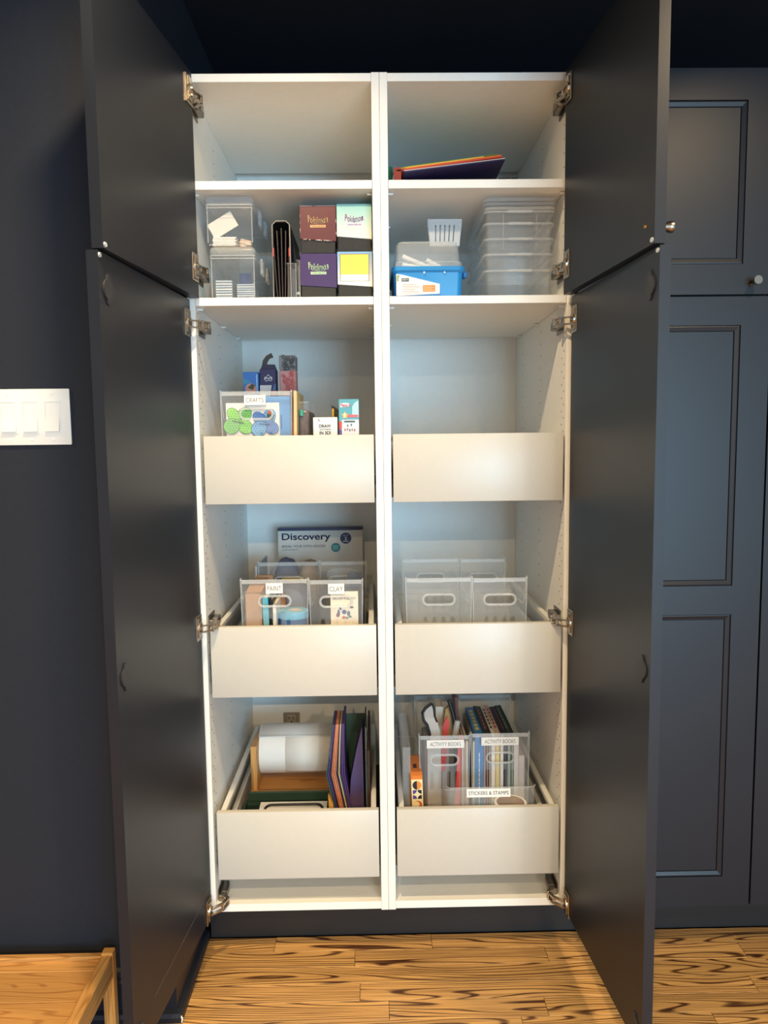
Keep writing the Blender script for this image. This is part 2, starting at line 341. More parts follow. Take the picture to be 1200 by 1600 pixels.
def hinge_arm(dr, M, z, side, zoff=0.):
    X = side*.4385
    a = BM()
    # mounting plate and arm cover on the inside of the cupboard
    box(a, X, X-side*.003, .022, .085, z-.019, z+.019, .001, 1)
    box(a, X-side*.003, X-side*.019, .014, .082, z-.0085, z+.0085, .002, 1)
    box(a, X-side*.008, X-side*.0225, .030, .062, z-.0105, z+.0105, .0015, 1)
    cyl(a, (X-side*.012, .070, z), (X-side*.0205, .070, z), .0045, n=12)
    part('hinge_arm', a, DKSTEEL, dr)
    b = BM(); dp = M @ Vector((.022, -.006, 0))
    P = [Vector((X-side*.014, .020, z)), Vector((X-side*.030, .004, z)), Vector((X-side*.020, -.018, z)), Vector((dp.x, dp.y, z))]
    for dz in (-.0075, .0075):
        for p, q in zip(P, P[1:]):
            dirv = (q-p).normalized(); nrm = Vector((-dirv.y, dirv.x, 0))*.0042
            lo, hi = z+dz-.0016, z+dz+.0016
            pts = [p+nrm, q+nrm, q-nrm, p-nrm]
            va = [b.verts.new((t.x, t.y, lo)) for t in pts]; vb = [b.verts.new((t.x, t.y, hi)) for t in pts]
            b.faces.new(va); b.faces.new(vb[::-1])
            for i in range(4): b.faces.new((va[i], vb[i], vb[(i+1) % 4], va[(i+1) % 4]))
    for p in P[1:3]: cyl(b, p+Vector((0, 0, -.0105)), p+Vector((0, 0, .0105)), .0032, n=10)
    p, q = P[0], P[1]; dirv = (q-p).normalized(); nrm = Vector((-dirv.y, dirv.x, 0))*.0015
    pts = [p+nrm, q+nrm, q-nrm, p-nrm]; va = [b.verts.new((t.x, t.y, z-.008)) for t in pts]; vb = [b.verts.new((t.x, t.y, z+.008)) for t in pts]
    b.faces.new(va); b.faces.new(vb[::-1])
    for i in range(4): b.faces.new((va[i], vb[i], vb[(i+1) % 4], va[(i+1) % 4]))
    bmesh.ops.recalc_face_normals(b, faces=b.faces); part('hinge_link', b, STEEL, dr)

# ================================================================== the two open cupboards
T = .0185; D = .62
def make_cabinet(side):
    s = side; x_in = s*.0003; x_out = s*.457
    lab = 'open white cupboard with three drawers full of craft boxes and deck boxes above' if s < 0 else 'open white cupboard with an empty top drawer and a stack of clear shoeboxes'
    cab = thing('tall_cupboard', lab, 'cupboard', (s*.2285, .31, .114), 'open tall cupboards')
    part('side_panel', box(BM(), x_in, s*T, 0, D+.012, .1135, 2.146, .0006, 1), WHITE, cab)
    part('side_panel', box(BM(), x_out, x_out-s*T, 0, D+.012, .1135, 2.146, .0006, 1), WHITE, cab)
    a, b = s*(T+.0002), s*(.457-T-.0002)
    part('top_panel', box(BM(), a, b, .0008, .575, 2.1262, 2.1445, .0006, 1), WHITE, cab)
    part('bottom_panel', box(BM(), a, b, .0008, D, .1162, .1358, .0006, 1), WHITE, cab)
    part('back_panel', box(BM(), a, b, D, D+.010, .1162, 2.1445), WHITE, cab)
    part('hanging_rail', box(BM(), a+s*.02, b-s*.02, .606, .6195, 1.995, 2.045, .001, 1), METALW, cab)
    for xx in (a+s*.030, b-s*.030): part('rail_cover', box(BM(), xx-.028, xx+.028, .596, .606, 1.985, 2.058, .003, 2), METALW, cab)
    for z0, z1 in ((1.8892, 1.9085), (1.6258, 1.6445)):
        sh = part('shelf', box(BM(), a+s*.0006, b-s*.0006, .0012, .570, z0, z1, .0007, 1), WHITE, cab)
        for xx, sg in ((a, s), (b, -s)):
            for yy in (.03, .30, .52):
                p_ = BM(); cyl(p_, (xx, yy, z0-.0035), (xx+sg*.012, yy, z0-.0035), .0028, n=10); part('shelf_pin', p_, METALW, sh)
    # rows of drilled shelf-pin holes, too small and many to pick apart
    for xx, sg in ((a, s), (b, -s)):
        hb = BM()
        for yy in (.022, .040, .268, .505):
            z = .22
            while z < 2.09:
                ok = all(abs(z-q) > .03 for q in (1.635, 1.9))
                if ok:
                    n = 8; x_ = xx+sg*.00015
                    hb.faces.new([hb.verts.new((x_, yy+.0024*math.cos(2*math.pi*i/n), z+(.016 if yy == .022 else 0)+.0024*math.sin(2*math.pi*i/n))) for i in range(n)])
                z += .032
        part('shelf_pin_holes', hb, HOLE, cab, kind='stuff')
    # drawers
    for zb, zt in ((1.1572, 1.3208), (.6785, .8555), (.2045, .3812)):
        if s < 0: x0, x1 = -.4292, -.0225
        else: x0, x1 = .0232, .4330
        dw = part('drawer', box(BM(), x0, x1, -.0030, .0135, zb, zt, .0012, 2), DRAWER, cab, True)
        fz = zb+.026
        part('drawer_base', box(BM(), x0+.018, x1-.018, .0135, .575, fz, fz+.010), METALW, dw)
        part('drawer_back', box(BM(), x0+.018, x1-.018, .565, .575, fz+.010, fz+.105, .001, 1), METALW, dw)
        for q, sg in ((x0, 1), (x1, -1)):
            part('drawer_side', box(BM(), q+sg*.008, q+sg*.021, .0135, .575, fz-.012, fz+.082, .0015, 1), METALW, dw)
            part('gallery_rail', box(BM(), q+sg*.006, q+sg*.0195, .0135, .575, zt-.0165, zt-.0035, .0015, 1), METALW, dw)
            part('runner', box(BM(), q-sg*.0055, q+sg*.0065, .03, .56, fz-.016, fz+.014), flat((120, 118, 114), .5), dw)
    # doors
    if s < 0: up, lo = ((-.4250, -.015), 7.6), ((-.4472, -.015), 6.0)
    else: up, lo = ((.4264, -.015), 5.2), ((.4460, -.015), 4.0)
    for (og, an), z0, z1, pn, hz, caps, bz, kn in ((up, 1.6405, 2.140, [(1.709, 2.071)], (2.092, 1.706), [], [1.6475], (.416, 1.678) if s > 0 else None), (lo, .118, 1.6375, [(.1995, .874), (.945, 1.5665)], (1.582, .864, .146), [1.576, .873, .155], [1.6300], None)):
        t = R(an); u = (s*math.sin(t), -math.cos(t)); v = (s*math.cos(t), math.sin(t))
        dr, M = make_door(cab, og, u, v, .451, z0, z1, pn, kn)
        inner_bits(dr, M, .451, caps, bz, (.416, 1.678) if z0 > 1 and s > 0 else None)
        for z in hz: hinge(dr, M, z, s, 0); hinge_arm(dr, M, z-.003, s)
        if s < 0 and z0 < 1:
            sc = BM(); pts = [(.015, .2004), (.091, .1893), (.353, .1832)]
            for (ua, za), (ub, zb) in zip(pts, pts[1:]):
                f = [sc.verts.new((q, -.0002, zz)) for q, zz in ((ua, za), (ub, zb), (ub, zb+.0007), (ua, za+.0007))]; sc.faces.new(f)
            xf(sc, M); part('scratch', sc, flat((150, 140, 128), .5), dr)
    return cab
cabL = make_cabinet(-1); cabR = make_cabinet(1)
struct('trim_plinth', box(BM(), -.47, 2.0, .068, .086, 0, .1125), PLINTH).name = 'trim_2'
# outlet behind the roll
ou = thing('power_outlet', 'grey power outlet set into the cupboard back behind the paper roll', 'outlet', (-.309, .6195, .34))
part('cover_plate', box(BM(), -.336, -.282, .6125, .6198, .318, .405, .001, 1), flat((150, 140, 128), .45), ou)
for zc in (.383, .341):
    f = part('receptacle', box(BM(), -.326, -.292, .610, .6125, zc-.016, zc+.016, .004, 2), flat((165, 155, 142), .4), ou)
    sl = BM(); box(sl, -.3175, -.3155, .6092, .6101, zc+.001, zc+.010); part('slot', sl, BLACK, f)
    sl = BM(); box(sl, -.3030, -.3010, .6092, .6101, zc+.001, zc+.010); part('slot', sl, BLACK, f)
    sl = BM(); cyl(sl, (-.309, .6101, zc-.007), (-.309, .6092, zc-.007), .0027, n=10); part('slot', sl, BLACK, f)

# ================================================================== closed cupboards to the right
for k in range(2):
    xa = .4585+.4572*k; xb = xa+.4565
    c = thing('closed_cupboard', ['closed navy panelled cupboard right beside the open door', 'closed navy cupboard at the right edge of the photo'][k], 'cupboard', ((xa+xb)/2, .31, .114), 'closed navy cupboards')
    part('carcass', box(BM(), xa+.001, xb-.001, .0, .63, .1135, 2.146), flat((60, 58, 56), .6), c)
    for z0, z1, pn, kn in ((1.6372, 2.141, [(1.7065, 2.0715)], (.0468 if k == 0 else .40, 1.664)), (.1215, 1.6318, [(.1995, .874), (.945, 1.5665)], None)):
        make_door(c, (xb-.0022, -.002), (-1, 0), (0, -1), .4525, z0, z1, pn, kn)

# ================================================================== bamboo bench
bn = thing('bamboo_bench', 'low bamboo bench with a slatted top against the navy wall', 'bench', (-.96, -.375, 0))
BX0, BX1, BY0, BY1, BH = -1.30, -.612, -.545, -.226, .183
for i in range(7):
    y0 = BY0+.012+i*.0435
    part('slat', box(BM(), BX0+.024, BX1-.024, y0, y0+.0428, BH-.030, BH-.012-(.001 if i % 2 else 0), .0012, 1), BAMBOO, bn)
part('back_rail', box(BM(), BX0+.02, BX1-.02, BY1-.016, BY1, BH-.034, BH-.003, .002, 1), BAMBOO, bn)
part('front_rail', box(BM(), BX0+.02, BX1-.02, BY0, BY0+.014, BH-.034, BH-.006, .002, 1), BAMBOO, bn)
for xa in (BX1-.024, BX0):
    part('side_rail', box(BM(), xa, xa+.024, BY0+.03, BY1-.02, BH-.048, BH+.004, .002, 1), BAMBOOY, bn)
    for ya, yb in ((BY1-.022, BY1), (BY0, BY0+.032)):
        bm = BM(); box(bm, xa-.001, xa+.0245, ya, yb, 0.0, BH+.009, .003, 2); part('leg', bm, BAMBOOZ, bn)
        
# ================================================================== bins with hand holes
def hand_bin(label, x0, x1, y0, y1, z0, z1, text=None, tx=None, tz=None, group='clear bins with hand holes', handle=True, th=(.054, .088, .034), tp=.005, slots=True, mfront=CLEAR, drop=.075):
    b = thing('clear_bin', label, 'bin', ((x0+x1)/2, (y0+y1)/2, z0), group)
    t = .0016; xc = (x0+x1)/2
    sh = BM()      # base, back and two sides that sweep down behind the tall front
    zs = z1-drop; xl = lambda z: x0+tp*(1-(z-z0)/(z1-z0)); xr = lambda z: x1-tp*(1-(z-z0)/(z1-z0))
    prof = [(y0, z0), (y1-tp, z0), (y1, zs), (y0+.050, zs), (y0+.030, zs+drop*.16), (y0+.016, zs+drop*.52), (y0+.009, z1-.004), (y0, z1)]
    ngon(sh, [(xl(z), y, z) for y, z in prof]); ngon(sh, [(xr(z), y, z) for y, z in prof[::-1]])
    ngon(sh, [(xl(z0), y1-tp, z0), (xr(z0), y1-tp, z0), (xr(zs), y1, zs), (xl(zs), y1, zs)]); ngon(sh, [(xl(z0), y0, z0), (xr(z0), y0, z0), (xr(z0), y1-tp, z0), (xl(z0), y1-tp, z0)])
    bmesh.ops.remove_doubles(sh, verts=sh.verts, dist=.00001)
    o = part('bin_shell', sh, CLEAR, b); so = o.modifiers.new('wall', 'SOLIDIFY'); so.thickness = t; so.offset = 0
    hs = []
    hc = z1-th[0]
    if handle: hs.append(stadium(xc, hc, th[1]-.012, th[2]-.012))
    if slots:
        for k in range(4):
            cx = xc+(k-1.5)*.0225; zt = z1-.098
            if zt-.05 > z0+.01:
                st = [(cx+.005*math.cos(R(a)), zt-.005+.005*math.sin(R(a))) for a in range(0, 181, 30)]+[(cx+.005*math.cos(R(a)), zt-.045+.005*math.sin(R(a))) for a in range(180, 361, 30)]
                hs.append(st)
    fp = BM(); holed(fp, [(x0+tp, z0), (x1-tp, z0), (x1, z1), (x0, z1)], hs, y0, t); part('front_panel', fp, mfront, b)
    rm = BM()
    for xf_ in (xl, xr): tube(rm, [(xf_(z), y, z) for y, z in prof[2:][::-1]], .0013, 6)
    tube(rm, [(x0, y0, z1), (x1, y0, z1)], .0016, 6)
    for xx in (x0, x1): box(rm, xx-.0016, xx+.0016, y0-.001, y0+.010, z1-.002, z1+.0045, .0008, 1)
    part('rim', rm, CLEAR2, b, True)
    rb = BM(); box(rb, x0+.003, x1-.003, y0-.0008, y0+.0002, z1-.009, z1-.0005); part('rim_band', rb, CLEARW, b)
    for xx, xb in ((x0, x0+tp), (x1, x1-tp)): part('corner_edge', tube(BM(), [(xx, y0, z1), (xb, y0, z0)], .0013, 6), CLEAR2, b, True)
    if handle:
        hr = BM(); tube(hr, [(x, y0-.0008, z) for x, z in stadium(xc, hc, th[1]-.008, th[2]-.008)], .0034, 8, True); part('handle_rim', hr, CLEAR2, b, True)
    if text:
        ww, hh = tx, tz
        cx = xc if not isinstance(tx, tuple) else tx[0]; ww = tx if not isinstance(tx, tuple) else tx[1]
        zt = z1-hh[0]; cd_ = part('label_card', box(BM(), cx-ww/2, cx+ww/2, y0-.0022, y0-.001, zt-hh[1], zt, .0002, 1), PAPER, b)
        letter(cd_, text, cx-ww*.41, cx+ww*.41, zt-hh[1]*.73, zt-hh[1]*.27, y0-.0023, offset=-.012)
    return b
D1, D2, D3 = 1.1935, .7148, .2408
# ---- drawer 2, right cupboard: four empty bins
hand_bin('empty clear hand-hole bin at the front beside the white divider', .053, .2195, .050, .285, D2, .9595)
hand_bin('empty clear hand-hole bin at the front near the right hinge', .2215, .359, .050, .285, D2, .9575)
hand_bin('empty clear hand-hole bin standing behind, nearer the divider', .054, .216, .300, .530, D2, .9685)
hand_bin('empty clear hand-hole bin standing behind, farther from the divider', .2205, .350, .300, .530, D2, .9665)
# ---- drawer 2, left cupboard
hand_bin('clear bin with a PAINT label holding a cardboard box and tub', -.3615, -.1925, .050, .285, D2, .9615, 'PAINT', .0425, (.008, .026))
hand_bin('clear bin with a CLAY label holding a printed leaflet', -.1900, -.0555, .050, .285, D2, .9580, 'CLAY', (-.122, .0405), (.008, .026))
hand_bin('unlabelled clear bin behind the PAINT bin with a yellow bag', -.3560, -.1830, .300, .515, D2, .9640)
hand_bin('unlabelled clear bin behind the CLAY bin with safety goggles', -.1800, -.0490, .300, .515, D2, .9640)
# contents of the PAINT bin
cb = thing('cardboard_box', 'plain brown cardboard box inside the PAINT bin', 'box', (-.332, .13, D2+.002))
bm = BM(); box(bm, -.3525, -.3115, .062, .20, D2+.002, .9240, .001, 1); part('carton', bm, mat('kraft_card', (176, 138, 108), .75, var=.06, nscale=80), cb)
part('top_flap', xf(box(BM(), -.3520, -.3120, .062, .20, .9246, .9262), rot_about((-.352, .062, .9246), R(6), 'X')), mat('kraft_card'), cb)
def book(label, x0, x1, y0, y1, z0, z1, col, group=None, tilt=0., pages=(232, 224, 206), rough=.4, title=None, tcol=(235, 230, 220), spine=True):
    bk = thing('book', label, 'book', ((x0+x1)/2, (y0+y1)/2, z0), group)
    t = min(.0016, (x1-x0)*.22); Mx = rot_about(((x0+x1)/2, y0, z0), tilt, 'Y')
    cv = BM(); box(cv, x0, x0+t, y0, y1, z0, z1); box(cv, x1-t, x1, y0, y1, z0, z1); box(cv, x0+t, x1-t, y0, y0+t, z0, z1)
    part('cover', xf(cv, Mx), flat(col, rough), bk)
    pg = BM(); box(pg, x0+t, x1-t, y0+t, y1-.003, z0+.002, z1-.003); part('pages', xf(pg, Mx), flat(pages, .8), bk)
    if title:
        st = BM(); zc = (z0+z1)/2; box(st, x0+(x1-x0)*.3, x1-(x1-x0)*.3, y0-.0004, y0, z1-title[0], z1-title[1]); part('spine_print', xf(st, Mx), flat(tcol, .5), bk)
    return bk
book('slim teal book standing in the PAINT bin', -.3070, -.2925, .066, .25, D2+.002, .9130, (96, 178, 196), tilt=R(-1))
book('slim black book between teal and white ones in the PAINT bin', -.2915, -.2850, .070, .25, D2+.002, .9080, (26, 26, 30))
book('slim white book standing in the PAINT bin', -.2840, -.2755, .064, .25, D2+.002, .8960, (232, 226, 214))
pt = thing('lidded_tub', 'round blue paint tub with light blue lid in the PAINT bin', 'tub', (-.238, .115, D2+.002))
bm = BM(); cyl(bm, (-.238, .115, D2+.002), (-.238, .115, .852), .034, .038, 28); part('tub_body', bm, flat((84, 128, 196), .35), pt, True)
bm = BM(); cyl(bm, (-.238, .115, .852), (-.238, .115, .868), .0405, .0405, 28); cyl(bm, (-.238, .115, .868), (-.238, .115, .870), .0405, .037, 28); part('tub_lid', bm, flat((120, 192, 226), .3), pt, True)
bm = BM(); cyl(bm, (-.232, .112, .870), (-.232, .112, .8708), .018, n=6); part('lid_sticker', bm, flat((206, 196, 190), .6), pt)
def lump(name, label, cat, c_, s_, m, seed, amp=.18, group=None):
    random.seed(seed); bm = BM(); bmesh.ops.create_icosphere(bm, subdivisions=3, radius=1)
    ph = [random.uniform(0, 6.28) for _ in range(9)]
    for v in bm.verts:
        n = v.co.normalized(); k = 1+amp*(math.sin(5*n.x+ph[0])*math.sin(4*n.y+ph[1])+.6*math.sin(9*n.z+ph[2]+3*n.x)+.4*math.sin(13*n.y+ph[3]))
        e = .72
        v.co = Vector([math.copysign(abs(q)**e, q)*k*t for q, t in zip(n, s_)])
    zmin = min(v.co.z for v in bm.verts)
    for v in bm.verts: v.co += Vector((c_[0], c_[1], c_[2]-zmin))
    return single(name, bm, m, label, cat, group, True)
lump('grey_pouch', 'grey crumpled pouch at the back of the PAINT bin', 'pouch', (-.248, .215, D2+.002), (.048, .05, .105), flat((128, 122, 126), .6), 3, .06)
lump('brush_bundle', 'bundle of brown bristle brushes behind the PAINT tub', 'brushes', (-.272, .165, D2+.002), (.014, .02, .088), flat((140, 98, 70), .8), 5, .1)
# contents of the CLAY bin
lf = thing('leaflet', 'cream printed leaflet with small doodles in the CLAY bin', 'leaflet', (-.1015, .0565, D2+.002))
part('sheet', box(BM(), -.1370, -.0675, .0555, .0580, D2+.002, .9285), flat((240, 226, 202), .6), lf)
letter(lf, 'DISCOVER MORE WITH', -.1315, -.0735, .9075, .9140, .0554, flat((52, 60, 62), .5))
random.seed(11)
for (x, z, a, b, col) in ((-.117, .873, .0035, .010, (90, 98, 132)), (-.103, .876, .006, .006, (96, 102, 140)), (-.092, .872, .0045, .007, (110, 120, 130)), (-.121, .868, .0025, .005, (178, 92, 78)), (-.104, .862, .005, .004, (206, 120, 92)), (-.096, .861, .004, .003, (120, 140, 128)), (-.084, .888, .005, .0032, (120, 110, 120)), (-.111, .884, .0016, .004, (90, 98, 132)), (-.114, .886, .0016, .004, (90, 98, 132)), (-.088, .864, .004, .003, (104, 128, 120))):
    bm = BM(); prism(bm, [(x+a*math.cos(t*.5236), z+b*math.sin(t*.5236)) for t in range(12)], .0551, .0555); part('doodle', bm, flat(col, .6), lf)
for x in (-.122, -.112, -.101, -.09): part('ruled_line', box(BM(), x, x+.0006, .0552, .0555, D2+.03, .856), flat((200, 186, 160), .6), lf)
lump('clay_pack', 'dark grey pack of clay at the back of the CLAY bin', 'clay pack', (-.140, .20, D2+.002), (.040, .06, .105), flat((92, 94, 100), .4), 8, .05)
bm = BM()
for k in range(9): box(bm, -.101, -.062, .24, .246, .905+k*.0042, .9078+k*.0042)
single('striped_card', xf(bm, Matrix.Translation((0, 0, 0))), flat((128, 132, 140), .5), 'grey striped card at the back of the CLAY bin', 'card')
# behind: geode set and goggles
gx0, gx1, gz1 = -.3270, -.0610, 1.0365
gd = thing('geode_kit_box', 'white and navy science kit box about breaking geodes at the drawer back', 'box', (-.194, .548, D2+.001))
part('carton', box(BM(), gx0, gx1, .5215, .5620, D2+.001, gz1-.008, .0008, 1), flat((214, 210, 202), .5), gd)
part('lid_edge', box(BM(), gx0-.001, gx1+.001, .5205, .5630, gz1-.008, gz1, .001, 1), flat((34, 42, 84), .4), gd)
NAVYI = flat((28, 32, 72), .5)
letter(gd, 'Discovery', gx0+.0125, gx1-.101, .9925, 1.0205, .5214, NAVYI, offset=.018)
letter(gd, 'BREAK YOUR OWN GEODES', gx0+.0125, gx1-.117, .9755, .9830, .5214, flat((60, 66, 92), .5))
for (cx, cz, rr, col) in ((gx1-.053, 1.0030, .0175, (34, 40, 88)), (gx1-.085, .9740, .0145, (40, 128, 136))):
    bm = BM(); cyl(bm, (cx, .5215, cz), (cx, .5208, cz), rr, n=28); bd = part('badge', bm, flat(col, .5), gd)
    if col[0] == 34:
        letter(bd, '2', cx-.0035, cx+.0035, cz-.006, cz+.004, .5207, PAPER)
        letter(bd, 'SET OF', cx-.008, cx+.008, cz+.007, cz+.0105, .5207, PAPER); part('badge_line', box(BM(), cx-.009, cx+.009, .5205, .5208, cz-.0112, cz-.0088), flat((190, 194, 212), .5), bd)
    else:
        for dz in (.004, -.001, -.006): part('badge_line', box(BM(), cx-.009, cx+.009, .5205, .5208, cz+dz, cz+dz+.0022), flat((150, 196, 198), .5), bd)
part('print_line', box(BM(), gx0+.0125, gx0+.062, .5211, .5215, .9675, .9695), flat((150, 140, 140), .5), gd)
lump('yellow_bag', 'yellow crinkled bag in the bin behind PAINT', 'bag', (-.262, .345, D2+.002), (.048, .035, .100), flat((206, 176, 74), .55), 21, .07)
lump('tan_pouch', 'tan felt pouch in the bin behind PAINT', 'pouch', (-.222, .43, D2+.002), (.034, .05, .117), flat((176, 150, 124), .8), 22, .05)
lump('grey_cloth', 'slate grey folded cloth in the bin behind PAINT', 'cloth', (-.292, .44, D2+.002), (.040, .05, .117), flat((104, 110, 132), .7), 23, .05)
sm = BM(); prism(sm, [(-.370, .905), (-.357, .905), (-.357, .960), (-.361, .960)], .335, .345)
single('blue_pouch', box(BM(), -.3655, -.3585, .30, .50, D2+.002, .955, .002, 1), flat((178, 186, 200), .3), 'pale blue packet standing left of the bin behind PAINT', 'packet'); sm.free()
bm = BM(); box(bm, -.3570, -.3120, .2865, .2985, D2, .9310, .001, 1); single('brown_box', bm, mat('kraft_card'), 'narrow brown box squeezed behind the PAINT bin', 'box')
gg = thing('safety_goggles', 'clear safety goggles lying in the bin behind CLAY', 'goggles', (-.115, .36, D2+.002))
bm = BM(); lp = lambda k, y: [(-.115+.048*k*math.cos(t*.2618)*(1 if abs(math.cos(t*.2618)) < .9 else .96), y, .915+.024*k*math.sin(t*.2618)+.006*abs(math.cos(t*.2618))) for t in range(24)]
loft(bm, [lp(.9, .325), lp(1, .332), lp(1.05, .372)]); bmesh.ops.recalc_face_normals(bm, faces=bm.faces); part('lens', bm, CLEARW, gg, True)
bm = BM(); tube(bm, [p for p in lp(1.0, .327)], .0022, 6, True); part('goggle_frame', bm, CLEAR2, gg, True)
bm = BM(); tube(bm, [(-.158, .335, .906), (-.14, .318, .897), (-.115, .312, .893), (-.09, .318, .897), (-.072, .335, .906)], .0026, 6); part('strap', bm, flat((90, 84, 82), .6), gg, True)
bm = BM(); box(bm, -.158, -.072, .34, .44, D2+.002, .887, .002, 1); part('foam_pad', bm, flat((150, 146, 142), .8), gg)

# ---- drawer 1, left cupboard
hand_bin('clear bin with a CRAFTS label holding butterfly cutouts', -.3985, -.2240, .060, .300, D1, .0+1.4290, 'CRAFTS', (-.3140, .0525), (.0085, .0235))
pk = thing('craft_packet', 'bagged craft set with paper butterflies in the CRAFTS bin', 'craft packet', (-.315, .068, D1+.002))
part('backing_card', box(BM(), -.3880, -.2560, .0680, .0715, D1+.002, 1.4030), flat((228, 224, 220), .7), pk)
part('blue_wrapper', box(BM(), -.3000, -.2285, .0730, .0950, D1+.002, 1.4190, .002, 1), flat((84, 146, 204), .4), pk)
def blob(cx, cz, pts, y, th, m, parent, name):
    bm = BM(); prism(bm, [(cx+x, cz+z) for x, z in pts], y-th, y); return part(name, bm, m, parent)
def wing(rx, rz, ang, n=20, pinch=.55):
    o = []
    for i in range(n):
        t = 2*math.pi*i/n; k = 1-pinch*max(0, -math.cos(t))**2
        x = rx*math.cos(t)+rx*.8; z = rz*math.sin(t)*k
        o.append((x*math.cos(ang)-z*math.sin(ang), x*math.sin(ang)+z*math.cos(ang)))
    return o
GRN = [flat((120, 186, 96), .5), flat((132, 206, 74), .5)]; BLU = [flat((110, 168, 216), .5), flat((92, 128, 190), .5)]
def butterfly(cx, cz, rot, mats_, sc, darkm, dy=0.):
    for wi, (ang, rx, rz, mi) in enumerate(((50, .023, .016, 0), (125, .021, .014, 1), (-35, .021, .016, 1), (-150, .021, .018, 0))):
        yy = .0678-dy-.0008*wi; p = wing(rx*sc, rz*sc, R(ang+rot)); wg = blob(cx, cz, p, yy, .0006, mats_[mi], pk, 'wing')
        ol = BM(); tube(ol, [(cx+x, yy-.0006, cz+z) for x, z in p], .0005, 4, True); part('wing_outline', ol, darkm, wg)
        mx_ = sum(x for x, z in p)/len(p); mz_ = sum(z for x, z in p)/len(p)
        dt = BM()
        for i in range(-3, 4):
            for j in range(-3, 4):
                x = mx_+i*.0062*sc+(j % 2)*.003; z = mz_+j*.0056*sc
                if (i*i+j*j) < 8: prism(dt, [(cx+x+.0012*math.cos(q*1.047), cz+z+.0012*math.sin(q*1.047)) for q in range(6)], yy-.0009, yy-.0006)
        part('wing_dots', dt, darkm, wg, kind='stuff')
    bm = BM(); a = R(rot-12); tube(bm, [(cx-.014*math.cos(a), .0640-dy, cz-.014*math.sin(a)), (cx+.014*math.cos(a), .0640-dy, cz+.014*math.sin(a))], .0012, 8); part('butterfly_body', bm, darkm, pk)
butterfly(-.3575, 1.3560, 0, GRN, 1.06, flat((46, 66, 44), .5))
butterfly(-.2930, 1.3500, 8, BLU, 1.0, flat((32, 52, 92), .5), .0)
blob(-.2780, 1.3700, [(-.009, -.006), (.004, -.010), (.010, 0), (.002, .012), (-.008, .010)], .0674, .0006, flat((64, 88, 70), .5), pk, 'sticker')
blob(-.2800, 1.3780, [(-.006, -.003), (.004, -.004), (.004, .004), (-.004, .005)], .0668, .0006, flat((196, 92, 60), .5), pk, 'sticker')
blob(-.2520, 1.3600, [(-.0015, -.022), (.0015, -.022), (.0015, .012), (-.0015, .012)], .0725, .0006, flat((60, 90, 130), .5), pk, 'print_mark')
pk.location.y += .004
bb = thing('blue_craft_box', 'bright blue box with a round picture rising from the CRAFTS bin', 'box', (-.349, .245, D1+.002))
part('carton', box(BM(), -.3690, -.3275, .2200, .270, D1+.002, 1.4925, .0008, 1), flat((52, 112, 186), .4), bb)
blob(-.3490, 1.4480, [(.0145*math.cos(t*.2618), .0145*math.sin(t*.2618)) for t in range(24)], .2199, .0005, flat((196, 142, 128), .5), bb, 'round_picture')
blob(-.3475, 1.4550, [(-.010, -.004), (.004, -.010), (.010, .002), (.002, .007)], .2193, .0004, flat((70, 70, 48), .5), bb, 'picture_detail')
blob(-.3325, 1.4560, [(-.0015, -.018), (.0015, -.018), (.0015, .030), (-.0015, .030)], .2199, .0004, flat((150, 192, 226), .5), bb, 'edge_print')
blob(-.3600, 1.4800, [(-.009, -.004), (.012, -.014), (-.009, -.020)], .2199, .0004, flat((58, 140, 168), .5), bb, 'corner_print')
nb = thing('navy_flap_box', 'navy and white box with its black top flap open in the CRAFTS bin', 'box', (-.3025, .24, D1+.002))
part('carton', box(BM(), -.3245, -.2815, .2180, .262, D1+.002, 1.4990, .0006, 1), flat((38, 34, 84), .45), nb)
bm = BM(); prism(bm, [(-.3245, 1.4990), (-.2815, 1.4990), (-.2865, 1.5130), (-.3185, 1.5130)], .232, .250); part('tuck_flap', bm, flat((28, 26, 60), .45), nb)
bm = BM(); prism(bm, [(-.3250, 1.4990), (-.3195, 1.5260), (-.3100, 1.5385), (-.2960, 1.5455), (-.2905, 1.5335), (-.3010, 1.5300), (-.3075, 1.5200), (-.3100, 1.4990)], .250, .2515); part('open_flap', bm, flat((58, 50, 44), .5), nb)
blob(-.3030, 1.4350, [(-.021, -.022), (.003, -.022), (.010, .022), (-.021, .022)], .2179, .0004, flat((206, 204, 206), .5), nb, 'white_print')
blob(-.2880, 1.4350, [(-.012, -.022), (.006, -.022), (.006, .008), (-.002, .008)], .2179, .0004, flat((160, 62, 78), .5), nb, 'red_print')
blob(-.2870, 1.4480, [(-.004, -.004), (.005, -.004), (.005, .012), (.002, .012)], .2175, .0004, flat((60, 110, 160), .5), nb, 'blue_print')
bm = BM(); tube(bm, [(x, .2176, z) for x, z in ((-.3120, 1.4740), (-.3105, 1.4780), (-.3065, 1.4790), (-.3015, 1.4850), (-.2965, 1.4790), (-.2925, 1.4780), (-.2915, 1.4725), (-.2950, 1.4680), (-.3010, 1.4710), (-.3075, 1.4670))], .0008, 5, True); part('emblem', bm, PAPER, nb)
bm = BM(); tube(bm, [(-.3110, .2176, 1.4760), (-.2925, .2176, 1.4760)], .0007, 5); tube(bm, [(-.3110, .2176, 1.4738), (-.2925, .2176, 1.4738)], .0005, 5); part('emblem', bm, PAPER, nb)
gp = thing('grey_gem_pack', 'tall clear pack of silver and red rings in the CRAFTS bin', 'craft pack', (-.2525, .24, D1+.002))
part('pack_sleeve', box(BM(), -.2755, -.2275, .2120, .285, D1+.002, 1.5390, .0015, 1), CLEAR, gp)
bm = BM(); box(bm, -.2735, -.2295, .2300, .283, D1+.004, 1.4970, .002, 1); part('red_filling', bm, flat((196, 132, 128), .5), gp)
